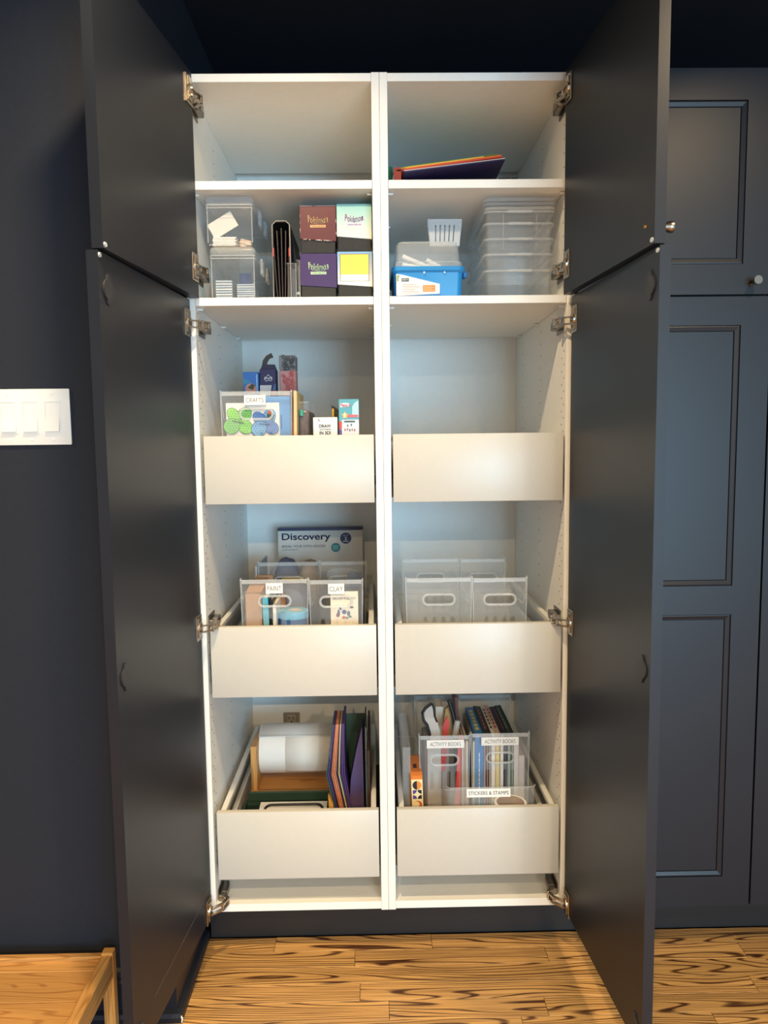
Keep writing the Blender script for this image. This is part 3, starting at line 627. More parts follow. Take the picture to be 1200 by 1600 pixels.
bm = BM(); box(bm, -.2735, -.2295, .2300, .283, 1.4975, 1.5370, .002, 1); part('silver_filling', bm, flat((120, 120, 124), .45), gp)
random.seed(4)
for (za, zb, m_) in ((1.500, 1.534, flat((52, 52, 58), .3)), (1.442, 1.494, flat((206, 84, 80), .35))):
    bm = BM()
    for _ in range(46):
        cx, cz = random.uniform(-.264, -.233), random.uniform(za, zb); rr = random.uniform(.0028, .0045)
        tube(bm, [(cx+rr*math.cos(t*.7854), .2285+random.uniform(-.0006, .0006), cz+rr*math.sin(t*.7854)) for t in range(8)], .0009, 4, True)
    part('ring_filling', bm, m_, gp, kind='stuff')
single('wooden_board', xf(box(BM(), -.2215, -.2135, .055, .23, D1+.001, 1.4300, .001, 1), rot_about((-.2175, .1, D1), R(.8), 'Y')), flat((214, 190, 140), .6), 'thin cream board standing beside the CRAFTS bin', 'board')
bg = thing('bead_bag', 'clear bag of dark beads with a teal cap beside the cream board', 'bag', (-.197, .2, D1))
part('bag_film', box(BM(), -.2110, -.1835, .090, .29, D1+.001, 1.4060, .003, 2), CLEAR, bg)
part('dark_filling', box(BM(), -.2090, -.1850, .094, .28, D1+.003, 1.3850, .006, 2), mat('dark_beads', (84, 60, 54), .35, var=.6, nscale=120, bump=.4), bg)
bm = BM(); cyl(bm, (-.2030, .092, 1.370), (-.2030, .092, 1.385), .0055, n=14); part('teal_cap', bm, flat((62, 150, 130), .4), bg, True)
wb = thing('drawing_kit_box', 'small white box with bold text DRAW ANYTHING IN 3D', 'box', (-.142, .09, D1))
part('carton', box(BM(), -.1720, -.1125, .0600, .125, D1+.001, 1.3650, .0008, 1), PAPER, wb)
DK = flat((44, 42, 66), .5)
letter(wb, 'DRAW', -.1575, -.1280, 1.3395, 1.3475, .0599, DK, offset=.03); letter(wb, 'ANYTHING', -.1565, -.1285, 1.3335, 1.3370, .0599, DK, offset=.02); letter(wb, 'IN 3D!', -.1565, -.1285, 1.3225, 1.3310, .0599, DK, offset=.03)
bm = BM(); tube(bm, [(-.1610, .0597, 1.3590), (-.1560, .0597, 1.3540), (-.1535, .0597, 1.3560), (-.1585, .0597, 1.3615), (-.1600, .0597, 1.3600), (-.1560, .0597, 1.3560)], .0005, 4); part('clip_print', bm, flat((120, 118, 124), .5), wb)
blob(-.1210, 1.3360, [(-.0012, 0), (0, -.0012), (.0012, 0), (0, .0012)], .0599, .0004, DK, wb, 'star_print')
bm = BM(); cyl(bm, (-.1275, .15, D1+.001), (-.1270, .15, 1.384), .0032, n=6); cyl(bm, (-.1270, .15, 1.384), (-.1270, .15, 1.3905), .0032, .0026, 6); single('yellow_pencil', bm, flat((216, 180, 74), .4), 'yellow pencil standing behind the small white box', 'pencil')
bm = BM(); prism(bm, [(-.1310, D1+.001), (-.1000, D1+.001), (-.1000, 1.3790), (-.1310, 1.4000)], .160, .21); single('black_card_box', bm, flat((52, 44, 40), .6), 'dark box with slanted top behind the yellow pencil', 'box')
ps = thing('pastel_activity_box', 'tall teal box with yellow star and red lettering beside DRAW box', 'box', (-.083, .11, D1))
part('carton', box(BM(), -.1090, -.0590, .0800, .130, D1+.001, 1.4100, .0008, 1), flat((92, 168, 184), .3), ps)
blob(-.0715, 1.3850, [(-.004, -.020), (.012, -.020), (.012, .022), (.002, .016), (-.004, .006)], .0799, .0004, flat((176, 220, 228), .4), ps, 'pale_print')
blob(-.0850, 1.3370, [(-.024, .018), (-.010, .018), (-.012, .0), (-.024, -.002)], .0799, .0004, flat((212, 74, 64), .4), ps, 'red_print')
blob(-.0850, 1.3220, [(-.024, .012), (-.012, .012), (-.012, -.02), (-.024, -.02)], .0799, .0004, flat((98, 92, 156), .4), ps, 'violet_print')
blob(-.0940, 1.3700, [((.010 if k % 2 == 0 else .0048)*math.sin(k*.6283), (.010 if k % 2 == 0 else .0048)*math.cos(k*.6283)) for k in range(10)], .0797, .0005, flat((232, 190, 96), .4), ps, 'star_print')
blob(-.0750, 1.3680, [(-.013, -.003), (.014, -.003), (.014, .0035), (-.013, .0035)], .0795, .0005, flat((226, 104, 112), .4), ps, 'banner_print')
blob(-.0940, 1.3700, [(-.001, -.006), (.001, -.006), (.001, .006), (-.0025, .004)], .0791, .0004, PAPER, ps, 'numeral_print')
blob(-.0920, 1.3945, [(-.013, -.005), (.011, -.003), (.011, .004), (0, .0065), (-.013, .005)], .0797, .0005, flat((240, 226, 230), .4), ps, 'logo_panel')
letter(ps, 'Paste A', -.1035, -.0790, 1.3910, 1.3985, .0791, flat((196, 60, 72), .4), offset=.02)
cp = part('worksheet', box(BM(), -.1020, -.0590, .0740, .0770, D1+.001, 1.3590, .001, 1), flat((236, 232, 238), .4), ps)
part('worksheet_heading', box(BM(), -.1000, -.0685, .0735, .0740, 1.3520, 1.3565, .0002, 1), flat((70, 92, 104), .4), cp)
bm = BM(); cyl(bm, (-.0985, .0738, 1.3530), (-.0985, .0730, 1.3530), .0035, n=14); part('worksheet_badge', bm, flat((200, 212, 218), .4), cp)
for (x, z, col) in ((-.094, 1.334, (178, 106, 128)), (-.088, 1.335, (150, 120, 110)), (-.082, 1.333, (110, 110, 120)), (-.076, 1.334, (150, 130, 140)), (-.070, 1.333, (190, 96, 112)), (-.087, 1.344, (120, 120, 130)), (-.078, 1.346, (90, 110, 120))):
    part('worksheet_print', box(BM(), x-.0018, x+.0018, .0736, .0740, z-.003, z+.003), flat(col, .5), cp)

# ================================================================== upper shelf, left cupboard
S2 = 1.6446; S1 = 1.9086
def clip_box(label, x0, x1, y0, y1, z0, z1, lidh=.020):
    b = thing('clear_storage_box', label, 'storage box', ((x0+x1)/2, (y0+y1)/2, z0), 'clear lidded boxes')
    part('box_body', box(BM(), x0+.002, x1-.002, y0+.002, y1-.002, z0, z1-lidh, .009, 3), CLEAR, b, True)
    part('box_lid', box(BM(), x0, x1, y0, y1, z1-lidh-.003, z1, .009, 3), CLEARW, b, True)
    rm = BM(); tube(rm, rrect(x0, x1, y0, y1, .009, z1-lidh-.001), .0016, 6, True); tube(rm, rrect(x0-.0005, x1+.0005, y0-.0005, y1+.0005, .009, z1-lidh-.008), .0012, 6, True); part('lid_rim', rm, CLEAR2, b, True)
    ed = BM()
    for xx in (x0+.004, x1-.004): tube(ed, [(xx, y0+.003, z1-lidh), (xx, y0+.003, z0+.008)], .0012, 6)
    tube(ed, [(x0+.006, y0+.003, z0+.003), (x1-.006, y0+.003, z0+.003)], .0012, 6); part('box_edge', ed, CLEAR2, b, True)
    for yy in (y0+.07, y0+.16):
        cl = BM(); box(cl, x1, x1+.008, yy, yy+.035, z1-.050, z1-.012, .003, 2); part('side_clip', cl, CLEAR2, b, True)
    return b
clip_box('clear lidded box of loose papers, upper of two stacked by the left hinge', -.4140, -.3010, .030, .290, 1.7700, 1.8855)
clip_box('clear lidded box of stacked cards, lower of two stacked by the left hinge', -.4080, -.2990, .030, .290, S2, 1.7690)
ppr = thing('loose_cards', 'white card tilted over a little card pile in the upper box', 'cards', (-.357, .1, 1.772))
part('card', xf(box(BM(), -.4000, -.3350, .052, .0535, 1.790, 1.828), rot_about((-.4, .052, 1.797), R(-30), 'Y')), flat((206, 204, 198), .6), ppr)
for k in range(6): part('card', box(BM(), -.4020+.001*(k % 3), -.3480+.003*(k % 2), .045, .13, 1.7745+k*.0035, 1.7772+k*.0035), flat((232-6*(k % 2), 228-4*(k % 3), 216+4*(k % 2)), .6), ppr)
lump('tan_scrap', 'small tan crumpled scrap beside the card pile', 'scrap', (-.327, .075, 1.772), (.016, .02, .010), flat((200, 178, 160), .7), 31, .15)
pc = thing('card_stacks', 'bluish sleeved card stacks inside the lower box', 'cards', (-.353, .12, S2+.002))
for k in range(8):
    part('card_stack', box(BM(), -.4000, -.3600, .055, .125, S2+.003+k*.0062, S2+.0075+k*.0062, .0006, 1), flat((168, 182, 196) if k % 2 else (190, 198, 206), .3), pc)
    part('card_stack', box(BM(), -.3500, -.3080, .060, .130, S2+.003+k*.0052, S2+.0070+k*.0052, .0006, 1), flat((154, 168, 186) if k % 2 else (176, 186, 198), .3), pc)
part('blue_card', box(BM(), -.3560, -.3270, .135, .14, S2+.06, S2+.085), flat((70, 84, 130), .4), pc)
bd = thing('black_zip_folder', 'black folder standing open end forward on the shelf', 'folder', (-.2365, .13, S2))
def ushape(x0, x1, z0, z1, t, r_):
    o = [(x0, z0)]+[(x0+r_-r_*math.cos(R(a)), z1-r_+r_*math.sin(R(a))) for a in range(0, 91, 9)]+[(x1-r_+r_*math.sin(R(a)), z1-r_+r_*math.cos(R(a))) for a in range(0, 91, 9)]+[(x1, z0)]
    i = [(x1-t, z0)]+[(x1-r_+(r_-t)*math.sin(R(a)), z1-r_+(r_-t)*math.cos(R(a))) for a in range(90, -1, -9)]+[(x0+r_-(r_-t)*math.cos(R(a)), z1-r_+(r_-t)*math.sin(R(a))) for a in range(90, -1, -9)]+[(x0+t, z0)]
    return o+i
bm = BM(); prism(bm, ushape(-.2580, -.2150, S2, 1.8270, .0032, .011), .032, .25); part('folder_cover', bm, flat((30, 28, 28), .45), bd)
for k, x in enumerate((-.2500, -.2440, -.2380, -.2320, -.2260)):
    part('divider_page', xf(box(BM(), x, x+.0022, .040, .24, S2, 1.8130-.006*abs(k-2)), rot_about((x, .04, S2), R((k-2)*1.6), 'Y')), flat((44+4*k, 38, 38), .5), bd)
bm = BM(); tube(bm, [(-.2575, .031, S2+.002), (-.2575, .031, 1.817), (-.248, .031, 1.8265), (-.225, .031, 1.8265), (-.2155, .031, 1.817), (-.2155, .031, S2+.002)], .0011, 5); part('edge_piping', bm, flat((170, 162, 156), .4), bd)
for x in (-.2555, -.2180): part('red_tab', box(BM(), x-.0015, x+.0015, .0310, .0350, 1.745, 1.765), flat((176, 60, 54), .5), bd)
bm = BM(); prism(bm, [(-.2140, S2), (-.1940, S2), (-.1940, 1.716), (-.2010, 1.728), (-.2080, 1.750), (-.2120, 1.780), (-.2140, 1.800)], .09, .26); single('black_curved_file', bm, flat((26, 26, 28), .4), 'black file with a curved top edge behind the small clear cases', 'file')
for k, (x0, x1, z1) in enumerate(((-.2245, -.2035, 1.730), (-.2015, -.1945, 1.737))):
    a = thing('clear_card_case', ['small clear case of blue and dark cards beside the black folder', 'thin clear hinged case pressed against the purple deck box'][k], 'card case', ((x0+x1)/2, .08, S2))
    part('case_shell', box(BM(), x0, x1, .036, .12, S2, z1, .0015, 1), CLEAR, a)
    part('case_edge', tube(BM(), [(x1, .036, S2), (x1, .036, z1), (x0, .036, z1)], .0011, 5), CLEAR2, a)
    part('cards', box(BM(), x0+.002, x1-.002, .042, .11, S2+.003, z1-.012), flat((44, 52, 64) if k == 0 else (70, 68, 66), .4), a)
    if k == 1: part('hinge_knuckle', box(BM(), x0-.001, x1, .0335, .0362, S2+.012, S2+.018), CLEAR2, a)
def deck_box(label, x0, x1, z0, z1, y0, col, logo, lidz, grad=None, worn=False, wedge=.006, blank=False):
    b = thing('deck_box', label, 'deck box', ((x0+x1)/2, y0+.035, z0), 'card deck boxes')
    part('tray', box(BM(), x0+.002, x1-.0025, y0+.0025, y0+.068, z0, lidz+.03, .0015, 1), FOAM, b)
    bm = BM(); prism(bm, [(x0, lidz+wedge*.5), (x1, lidz-wedge*.5), (x1, z1), (x0, z1)], y0, y0+.07); bmesh.ops.bevel(bm, geom=list(bm.edges), offset=.0008, segments=1, affect='EDGES')
    m_ = flat(col, .35)
    if grad:
        m_ = bpy.data.materials.new('card_fade'); m_.use_nodes = True; nt = m_.node_tree; tc = nt.nodes.new('ShaderNodeTexCoord'); sp = nt.nodes.new('ShaderNodeSeparateXYZ'); rp = nt.nodes.new('ShaderNodeValToRGB')
        nt.links.new(tc.outputs['Generated'], sp.inputs[0]); nt.links.new(sp.outputs['Z'], rp.inputs[0]); rp.color_ramp.elements[0].color = lin(grad); rp.color_ramp.elements[1].color = lin(col)
        nt.links.new(rp.outputs[0], nt.nodes['Principled BSDF'].inputs['Base Color']); nt.nodes['Principled BSDF'].inputs['Roughness'].default_value = .35
    ld = part('lid', bm, m_, b)
    xc = (x0+x1)/2; zc = (z0+z1)/2+.016
    if logo:
        wv = lambda u, t: .0045*(2*u-1)**2*(1.0)+(.0)
        lg = part('logo_outline', text_bm('Pokémon', xc-.0235, xc+.0235, zc-.004, zc+.013, y0-.0001, offset=.035, warp=wv), flat(logo, .4), ld)
        part('logo', text_bm('Pokémon', xc-.0215, xc+.0215, zc-.0025, zc+.0115, y0-.0006, warp=wv), flat((40, 34, 60), .4), ld)
        part('logo_banner', box(BM(), xc-.0185, xc+.0185, y0-.0006, y0, zc-.0115, zc-.0055, .0002, 1), flat(logo, .4), ld)
        part('logo', text_bm('TRADING CARD GAME', xc-.0165, xc+.0165, zc-.0102, zc-.0068, y0-.0007), flat((60, 50, 70), .4), ld)
    if worn:
        wr = BM(); random.seed(9)
        for k in range(16):
            x = random.uniform(x0, x1-.006); box(wr, x, x+random.uniform(.002, .008), y0-.0006, y0+.0006, lidz+.0016+(x0-x)*.065, lidz+.0034+(x0-x)*.065+random.random()*.001)
        for k in range(12):
            z = random.uniform(lidz+.006, z1-.006); s_ = random.choice((x0-.0001, x1-.0005)); box(wr, s_, s_+.0010, y0-.0006, y0+.0006, z, z+random.uniform(.002, .009))
        box(wr, x0, x0+.030, y0-.0002, y0+.0006, z1-.0014, z1); box(wr, x0+.036, x1, y0-.0002, y0+.0006, z1-.001, z1)
        part('worn_edge', wr, flat((206, 190, 184), .7), ld)
    if blank:
        part('picture_border', box(BM(), x0+.006, x1-.008, y0-.0004, y0, lidz+.0105, z1-.0055), flat((92, 60, 62), .5), ld)
        part('picture_panel', box(BM(), x0+.0072, x1-.0092, y0-.0008, y0-.0004, lidz+.026, z1-.0067), flat((246, 214, 92), .4), ld)
        part('picture_foot', box(BM(), x0+.0072, x1-.0092, y0-.0008, y0-.0004, lidz+.0110, lidz+.0258), flat((240, 236, 226), .4), ld)
    return b
deck_box('maroon deck box with worn pale edges, upper left of four', -.1922, -.1062, 1.7535, 1.8640, .040, (98, 46, 54), (222, 178, 120), 1.7840, worn=True)
deck_box('teal-to-white deck box, upper right of four', -.1045, -.0210, 1.7565, 1.8675, .040, (140, 200, 196), (226, 214, 240), 1.7890, grad=(226, 230, 228), wedge=.007)
deck_box('dark purple deck box, lower left of four', -.1928, -.1058, S2, 1.7510, .030, (62, 44, 98), (198, 232, 188), 1.6740)
deck_box('light blue deck box with plain yellow panel, lower right of four', -.1040, -.0205, S2, 1.7545, .030, (130, 176, 226), None, 1.6755, grad=(226, 228, 232), blank=True)

# ================================================================== upper shelf, right cupboard
bt = thing('blue_tub', 'blue plastic tub with a white label and clear domed lid', 'tub', (.115, .15, S2), None)
bm = BM(); tx0, tx1, ty0, ty1 = .0290, .1990, .040, .27
loft(bm, [rrect(tx0+.004, tx1-.004, ty0+.006, ty1-.006, .014, S2), rrect(tx0+.001, tx1-.001, ty0+.002, ty1-.002, .014, 1.7160), rrect(tx0+.003, tx1-.003, ty0+.004, ty1-.004, .013, 1.7160), rrect(tx0+.006, tx1-.006, ty0+.008, ty1-.008, .013, S2+.003)])
BLUEP = flat((42, 140, 206), .3); part('tub_body', bm, BLUEP, bt, True)
bm = BM(); loft(bm, [rrect(tx0+.001, tx1-.001, ty0+.002, ty1-.002, .014, 1.7080), rrect(tx0-.0035, tx1+.0035, ty0-.003, ty1+.003, .016, 1.7120), rrect(tx0-.0035, tx1+.0035, ty0-.003, ty1+.003, .016, 1.7205), rrect(tx0+.002, tx1-.002, ty0+.003, ty1-.003, .014, 1.7225), rrect(tx0+.002, tx1-.002, ty0+.003, ty1-.003, .014, 1.7080)], False, False); part('tub_rim', bm, BLUEP, bt, True)
for x in (.1035, .1525): 
    bm = BM(); cyl(bm, (x, ty0+.001, 1.7065), (x, ty0-.0022, 1.7065), .0026, n=12); part('rivet', bm, flat((190, 216, 236), .3), bt, True)
bm = BM(); box(bm, tx1+.001, tx1+.010, ty0+.02, ty0+.05, 1.700, 1.7125, .002, 1); part('side_tab', bm, BLUEP, bt)
bm = BM(); loft(bm, [rrect(tx0+.002, tx1-.002, ty0+.003, ty1-.003, .014, 1.7215), rrect(tx0+.002, tx1-.002, ty0+.003, ty1-.003, .014, 1.7320), rrect(tx0+.006, tx1-.008, ty0+.008, ty1-.008, .014, 1.7345), rrect(tx0+.007, tx1-.010, ty0+.010, ty1-.010, .016, 1.7740), rrect(tx0+.015, tx1-.018, ty0+.018, ty1-.018, .014, 1.7840)], False, True); part('domed_lid', bm, CLEARW, bt, True)
bm = BM(); tube(bm, rrect(tx0+.004, tx1-.006, ty0+.006, ty1-.006, .014, 1.7335), .0013, 5, True); tube(bm, rrect(tx0+.011, tx1-.014, ty0+.014, ty1-.014, .015, 1.7800), .0011, 5, True); part('lid_ridge', bm, CLEAR2, bt, True)
lz = .0345
lb = BM(); prism(lb, [(.0365, 1.6525), (.1410, 1.6575), (.1410, 1.6795), (.0500, 1.7020), (.0365, 1.7035)], ty0-.0010, ty0+.006); lab = part('label_card', lb, PAPER, bt)
part('age_panel', box(BM(), .0490, .0665, ty0-.0016, ty0-.0010, 1.6860, 1.6935), flat((32, 58, 68), .5), lab); letter(lab, 'AGES 5+', .0503, .0652, 1.6877, 1.6918, ty0-.0017, PAPER, offset=.02)
part('orange_panel', box(BM(), .1000, .1300, ty0-.0016, ty0-.0010, 1.6615, 1.6770, .0002, 1), flat((236, 136, 66), .5), lab)
for k in range(4): part('print_line', box(BM(), .1020, .1275-.006*(k % 2), ty0-.0019, ty0-.0016, 1.6640+k*.0032, 1.6652+k*.0032), flat((246, 190, 140), .5), lab)
for k in range(6): part('print_line', box(BM(), .0505, .0920-.010*(k % 3 == 2), ty0-.0013, ty0-.0010, 1.6580+k*.0040, 1.6592+k*.0040), flat((206, 156, 136), .6), lab)
bm = BM(); prism(bm, [(.0375, 1.6870), (.0430, 1.6860), (.0415, 1.6930), (.0455, 1.6995), (.0400, 1.7015), (.0375, 1.6990)], ty0-.0014, ty0-.0010); part('leaf_print', bm, flat((150, 170, 110), .5), lab)
for k, (a, b) in enumerate((((.0530, .075, 1.7530), (.1150, .085, 1.7295)), ((.0850, .105, 1.7420), (.1750, .115, 1.7280)), ((.1150, .125, 1.7560), (.1720, .130, 1.7270)), ((.0520, .062, 1.7300), (.0950, .066, 1.7230)))):
    bm = BM(); cyl(bm, a, b, .0062, n=14); single('white_marker', bm, PAPER, ['white stick at the left under the clear lid', 'white stick lying lowest across the middle under the lid', 'white stick slanting at the right under the clear lid', 'white stick low at the front left above the blue rim'][k], 'stick', 'white sticks in the blue tub', True)
for o in [q for q in C.objects if q.name.startswith('white_marker')]: o.name = o.name.replace('white_marker', 'white_stick')
single('paper_filling', box(BM(), .045, .185, .06, .25, 1.650, 1.7205, .004, 1), flat((225, 222, 214), .6), 'white paper filling inside the blue tub', 'filling')
bk = thing('slotted_basket', 'small translucent slotted basket on top of the blue tub', 'basket', (.1605, .13, 1.7845))
bm = BM(); hx = .1595
holed(bm, [(.1240, 1.7845), (.1950, 1.7845), (.2010, 1.8420), (.1180, 1.8420)], [[(hx-.024+k*.0108, 1.7935), (hx-.0215+k*.0108, 1.7935), (hx-.0210+k*.0115, 1.8345), (hx-.0240+k*.0115, 1.8345)] for k in range(5)], .100, .0016); part('slotted_front', bm, FROST, bk)
bm = BM()
for p in ([(.124, .1016, 1.7845), (.128, .168, 1.7845), (.122, .172, 1.842), (.118, .1016, 1.842)], [(.191, .168, 1.7845), (.195, .1016, 1.7845), (.201, .1016, 1.842), (.197, .172, 1.842)], [(.128, .168, 1.7845), (.191, .168, 1.7845), (.197, .172, 1.842), (.122, .172, 1.842)], [(.124, .1016, 1.7845), (.195, .1016, 1.7845), (.191, .168, 1.7845), (.128, .168, 1.7845)]): ngon(bm, p)
bmesh.ops.remove_doubles(bm, verts=bm.verts, dist=1e-5); o = part('basket_shell', bm, FROST, bk); so = o.modifiers.new('wall', 'SOLIDIFY'); so.thickness = .0014
bm = BM(); loft(bm, [[(.117, .099, z) if i == 0 else (.202, .099, z) if i == 1 else (.198, .173, z) if i == 2 else (.121, .173, z) for i in range(4)] for z in (1.8400, 1.8480)], False, False); o = part('basket_rim', bm, FROST, bk); so = o.modifiers.new('wall', 'SOLIDIFY'); so.thickness = .002
SX0, SX1, SY0, SY1 = .2540, .4170, .050, .375
for k, (zb, zr) in enumerate(((S2, 1.7130), (1.6790, 1.7510), (1.7160, 1.7870), (1.7520, 1.8230), (1.7880, 1.8510))):
    b = thing('clear_shoebox', ['lowest of the five nested clear shoeboxes', 'second from the bottom of the nested clear shoeboxes', 'middle one of the five nested clear shoeboxes', 'fourth from the bottom of the nested clear shoeboxes', 'topmost nested clear shoebox under the lids'][k], 'storage box', (.3355, .21, zb), 'nested clear shoeboxes')
    bm = BM(); tub(bm, SX0, SX1, SY0, SY1, zb, zr, .012, .0014, .006); part('box_body', bm, CLEAR, b, True)
    rm = BM(); L = [rrect(SX0-a, SX1+a, SY0-a, SY1+a, .012+a, zr+z_) for a, z_ in ((-.0002, -.003), (.0045, -.0045), (.0048, .0002), (.0, .0012))]; loft(rm, L, False, False); part('box_rim', rm, CLEAR2, b, True)
    gr = BM(); box(gr, .307, .365, SY0-.0062, SY0-.0008, zr-.0052, zr+.0014, .001, 1); part('finger_grip', gr, CLEARW, b)
    if k > 1:
        rb = BM()
        for x in (.296, .376): tube(rb, [(x, SY0+.001, zr-.004), (x, SY0+.003, zr-.034)], .0007, 5)
        part('body_rib', rb, CLEAR2, b)
for k in range(3):
    z0 = 1.8525+k*.0098
    bm = BM(); e = .006
    loft(bm, [rrect(SX0-e, SX1+e, SY0-e, SY1+e, .016, z0), rrect(SX0-e, SX1+e, SY0-e, SY1+e, .016, z0+.0075), rrect(SX0-e+.004, SX1+e-.004, SY0-e+.004, SY1+e-.004, .014, z0+.0092)], False, True)
    o = single('shoebox_lid', bm, CLEARW, ['lowest of three clear lids on the shoebox stack', 'middle of three clear lids on the shoebox stack', 'uppermost of three clear lids on the shoebox stack'][k], 'lid', 'clear shoebox lids', True)
# ---- folders on the top shelf
def slab(name, label, cat, x0, x1, y0, y1, z0, th, col, ang, group=None, rough=.4):
    return single(name, xf(box(BM(), x0, x1, y0, y1, z0, z0+th, .0006, 1), rot_about((x0, y0, z0), -ang, 'Y')), flat(col, rough), label, cat, group)
bm = BM(); box(bm, .05, .33, .14, .40, S1, S1+.0455, .003, 1); single('sleeve_pack', bm, flat((150, 158, 178), .3), 'pale blue plastic sleeves under the purple folder', 'plastic sleeves')
pf = thing('purple_folder', 'dark purple folder at the bottom of the colourful slanting stack', 'folder', (.19, .25, 1.9555), 'folders on the top shelf')
A = R(6.4)
part('folder_cover', xf(box(BM(), .0600, .3100, .100, .36, 1.9600, 1.9625), rot_about((.06, .10, 1.96), -A, 'Y')), flat((54, 42, 84), .4), pf)
part('folder_sheet', xf(box(BM(), .0600, .3100, .099, .361, 1.9628, 1.9640), rot_about((.06, .10, 1.96), -A, 'Y')), flat((226, 222, 216), .5), pf)
slab('red_folder', 'red folder lying on the purple one', 'folder', .0420, .3050, .104, .36, 1.9632, .0042, (206, 74, 46), R(7.2), 'folders on the top shelf')
slab('orange_folder', 'orange folder lying on the red one', 'folder', .0400, .3020, .110, .36, 1.9682, .0030, (236, 142, 52), R(7.2), 'folders on the top shelf')
slab('yellow_folder', 'yellow folder below the green one in the slanting stack', 'folder', .0380, .2600, .114, .36, 1.9718, .0024, (232, 196, 76), R(7.2), 'folders on the top shelf')
slab('green_folder', 'green folder on top of the slanting stack', 'folder', .0500, .2950, .118, .36, 1.9762, .0022, (96, 140, 62), R(7.2), 'folders on the top shelf')
bm = BM(); prism(bm, [(.0225, S1), (.0330, S1), (.0330, 1.984), (.0235, 1.986)], .13, .36); single('green_binder', bm, flat((44, 112, 66), .4), 'green binder end standing against the divider', 'binder')
bm = BM(); prism(bm, [(.0345, S1), (.0530, S1), (.0530, 1.966), (.0520, 1.974), (.0350, 1.972)], .104, .12); single('red_folder_spine', bm, flat((214, 84, 58), .4), 'red folder spine folded down beside the green binder', 'folder')
bm = BM(); random.seed(3)
for k in range(16):
    cx, cz = .300+k*.0032, S1+.040+random.uniform(0, .012); rr = .006
    tube(bm, [(cx+rr*math.cos(t*.5236), .16+random.uniform(-.004, .004), cz+rr*math.sin(t*.5236)) for t in range(12)], .0014, 5, True)
single('wire_coil', bm, flat((40, 40, 46), .4), 'black wire coil at the right end of the folder stack', 'wire coil', None, True)
single('coil_tray', box(BM(), .290, .360, .15, .30, S1, S1+.0365, .002, 1), flat((150, 152, 150), .4), 'grey notepad below the black wire coil', 'notepad')

# ================================================================== bottom drawer, left cupboard
rh = thing('paper_roll_holder', 'pale wooden holder under the big white paper roll', 'roll holder', (-.26, .36, D3))
part('end_board', box(BM(), -.3860, -.3680, .255, .352, D3+.0005, .4420, .002, 1), PINEZ, rh)
part('end_board', box(BM(), -.1400, -.1240, .255, .352, D3+.0005, .4420, .002, 1), PINEZ, rh)
part('base_board', box(BM(), -.3680, -.1400, .255, .445, D3+.0005, D3+.070, .001, 1), PINE, rh)
part('front_strip', box(BM(), -.3860, -.1240, .2430, .2550, D3+.0005, D3+.074, .001, 1), PINE, rh)
bm = BM()
for k in range(52): 
    x = -.366+k*.0044; prism(bm, [(x, D3+.076), (x+.0040, D3+.076), (x+.0020, D3+.0805)], .2455, .2465)
part('cutter_teeth', bm, flat((120, 92, 56), .4), rh, kind='stuff')
rl = thing('paper_roll', 'big roll of white paper lying across the wooden holder', 'paper roll', (-.25, .352, .33))
cy_, cz_, rr_ = .348, .399, .071
bm = BM(); N_ = 48; prof = [(.018, -.367), (rr_-.001, -.367), (rr_, -.366), (rr_, -.142), (rr_-.001, -.141), (.018, -.141)]
loft(bm, [[(x, cy_+q*math.cos(2*math.pi*i/N_), cz_+q*math.sin(2*math.pi*i/N_)) for i in range(N_)] for q, x in prof]); bmesh.ops.recalc_face_normals(bm, faces=bm.faces); part('roll', bm, PAPER, rl, True)
bm = BM(); a0, a1 = R(60), R(208); n = 26     # loose outer sheet
for xa, xb, aa, ab in ((-.3685, -.1405, R(90), R(133)), (-.2900, -.1425, R(120), R(224))):
    prev = None
    for i in range(n+1):
        t = aa+(ab-aa)*i/n; q = rr_+.0009+(.0022 if i > n-4 else 0)*(i-n+4)/4
        cur = [bm.verts.new((x, cy_+q*math.cos(t), cz_+q*math.sin(t))) for x in (xa, xb)]
        if prev: bm.faces.new((prev[0], prev[1], cur[1], cur[0]))
        prev = cur
o = part('loose_sheet', bm, PAPER, rl, True); so = o.modifiers.new('paper', 'SOLIDIFY'); so.thickness = .0005
gt = thing('green_tray', 'dark green card tray lying in front of the paper roll', 'tray', (-.27, .13, D3))
GRE = flat((54, 82, 68), .45)
bm = BM(); tub(bm, -.3980, -.1560, .020, .238, D3+.001, D3+.052, .004, .003, .002); part('tray_shell', bm, GRE, gt)
part('tray_lip', box(BM(), -.3900, -.1620, .228, .236, D3+.052, D3+.0790, .002, 1), GRE, gt)
ws = thing('framed_card', 'white card with a rounded black outline lying in the green tray', 'card', (-.26, .1, D3+.05))
part('sheet', xf(box(BM(), -.3480, -.1640, .040, .185, D3+.0545, D3+.0575), rot_about((-.26, .04, D3+.0545), R(6), 'X')), PAPER, ws)
bm = BM(); tube(bm, [(x, y, D3+.0585) for x, y, _ in rrect(-.3320, -.1760, .020, .168, .018, 0)], .0040, 6, True); xf(bm, rot_about((-.26, .04, D3+.0545), R(6), 'X')); part('black_outline', bm, BLACK, ws)
bm = BM(); tube(bm, [(-.254+.022*math.cos(t*.2618), .052+.022*math.sin(t*.2618), D3+.0590) for t in range(24)], .0016, 5, True); xf(bm, rot_about((-.26, .04, D3+.0545), R(6), 'X')); part('round_mark', bm, BLACK, ws)
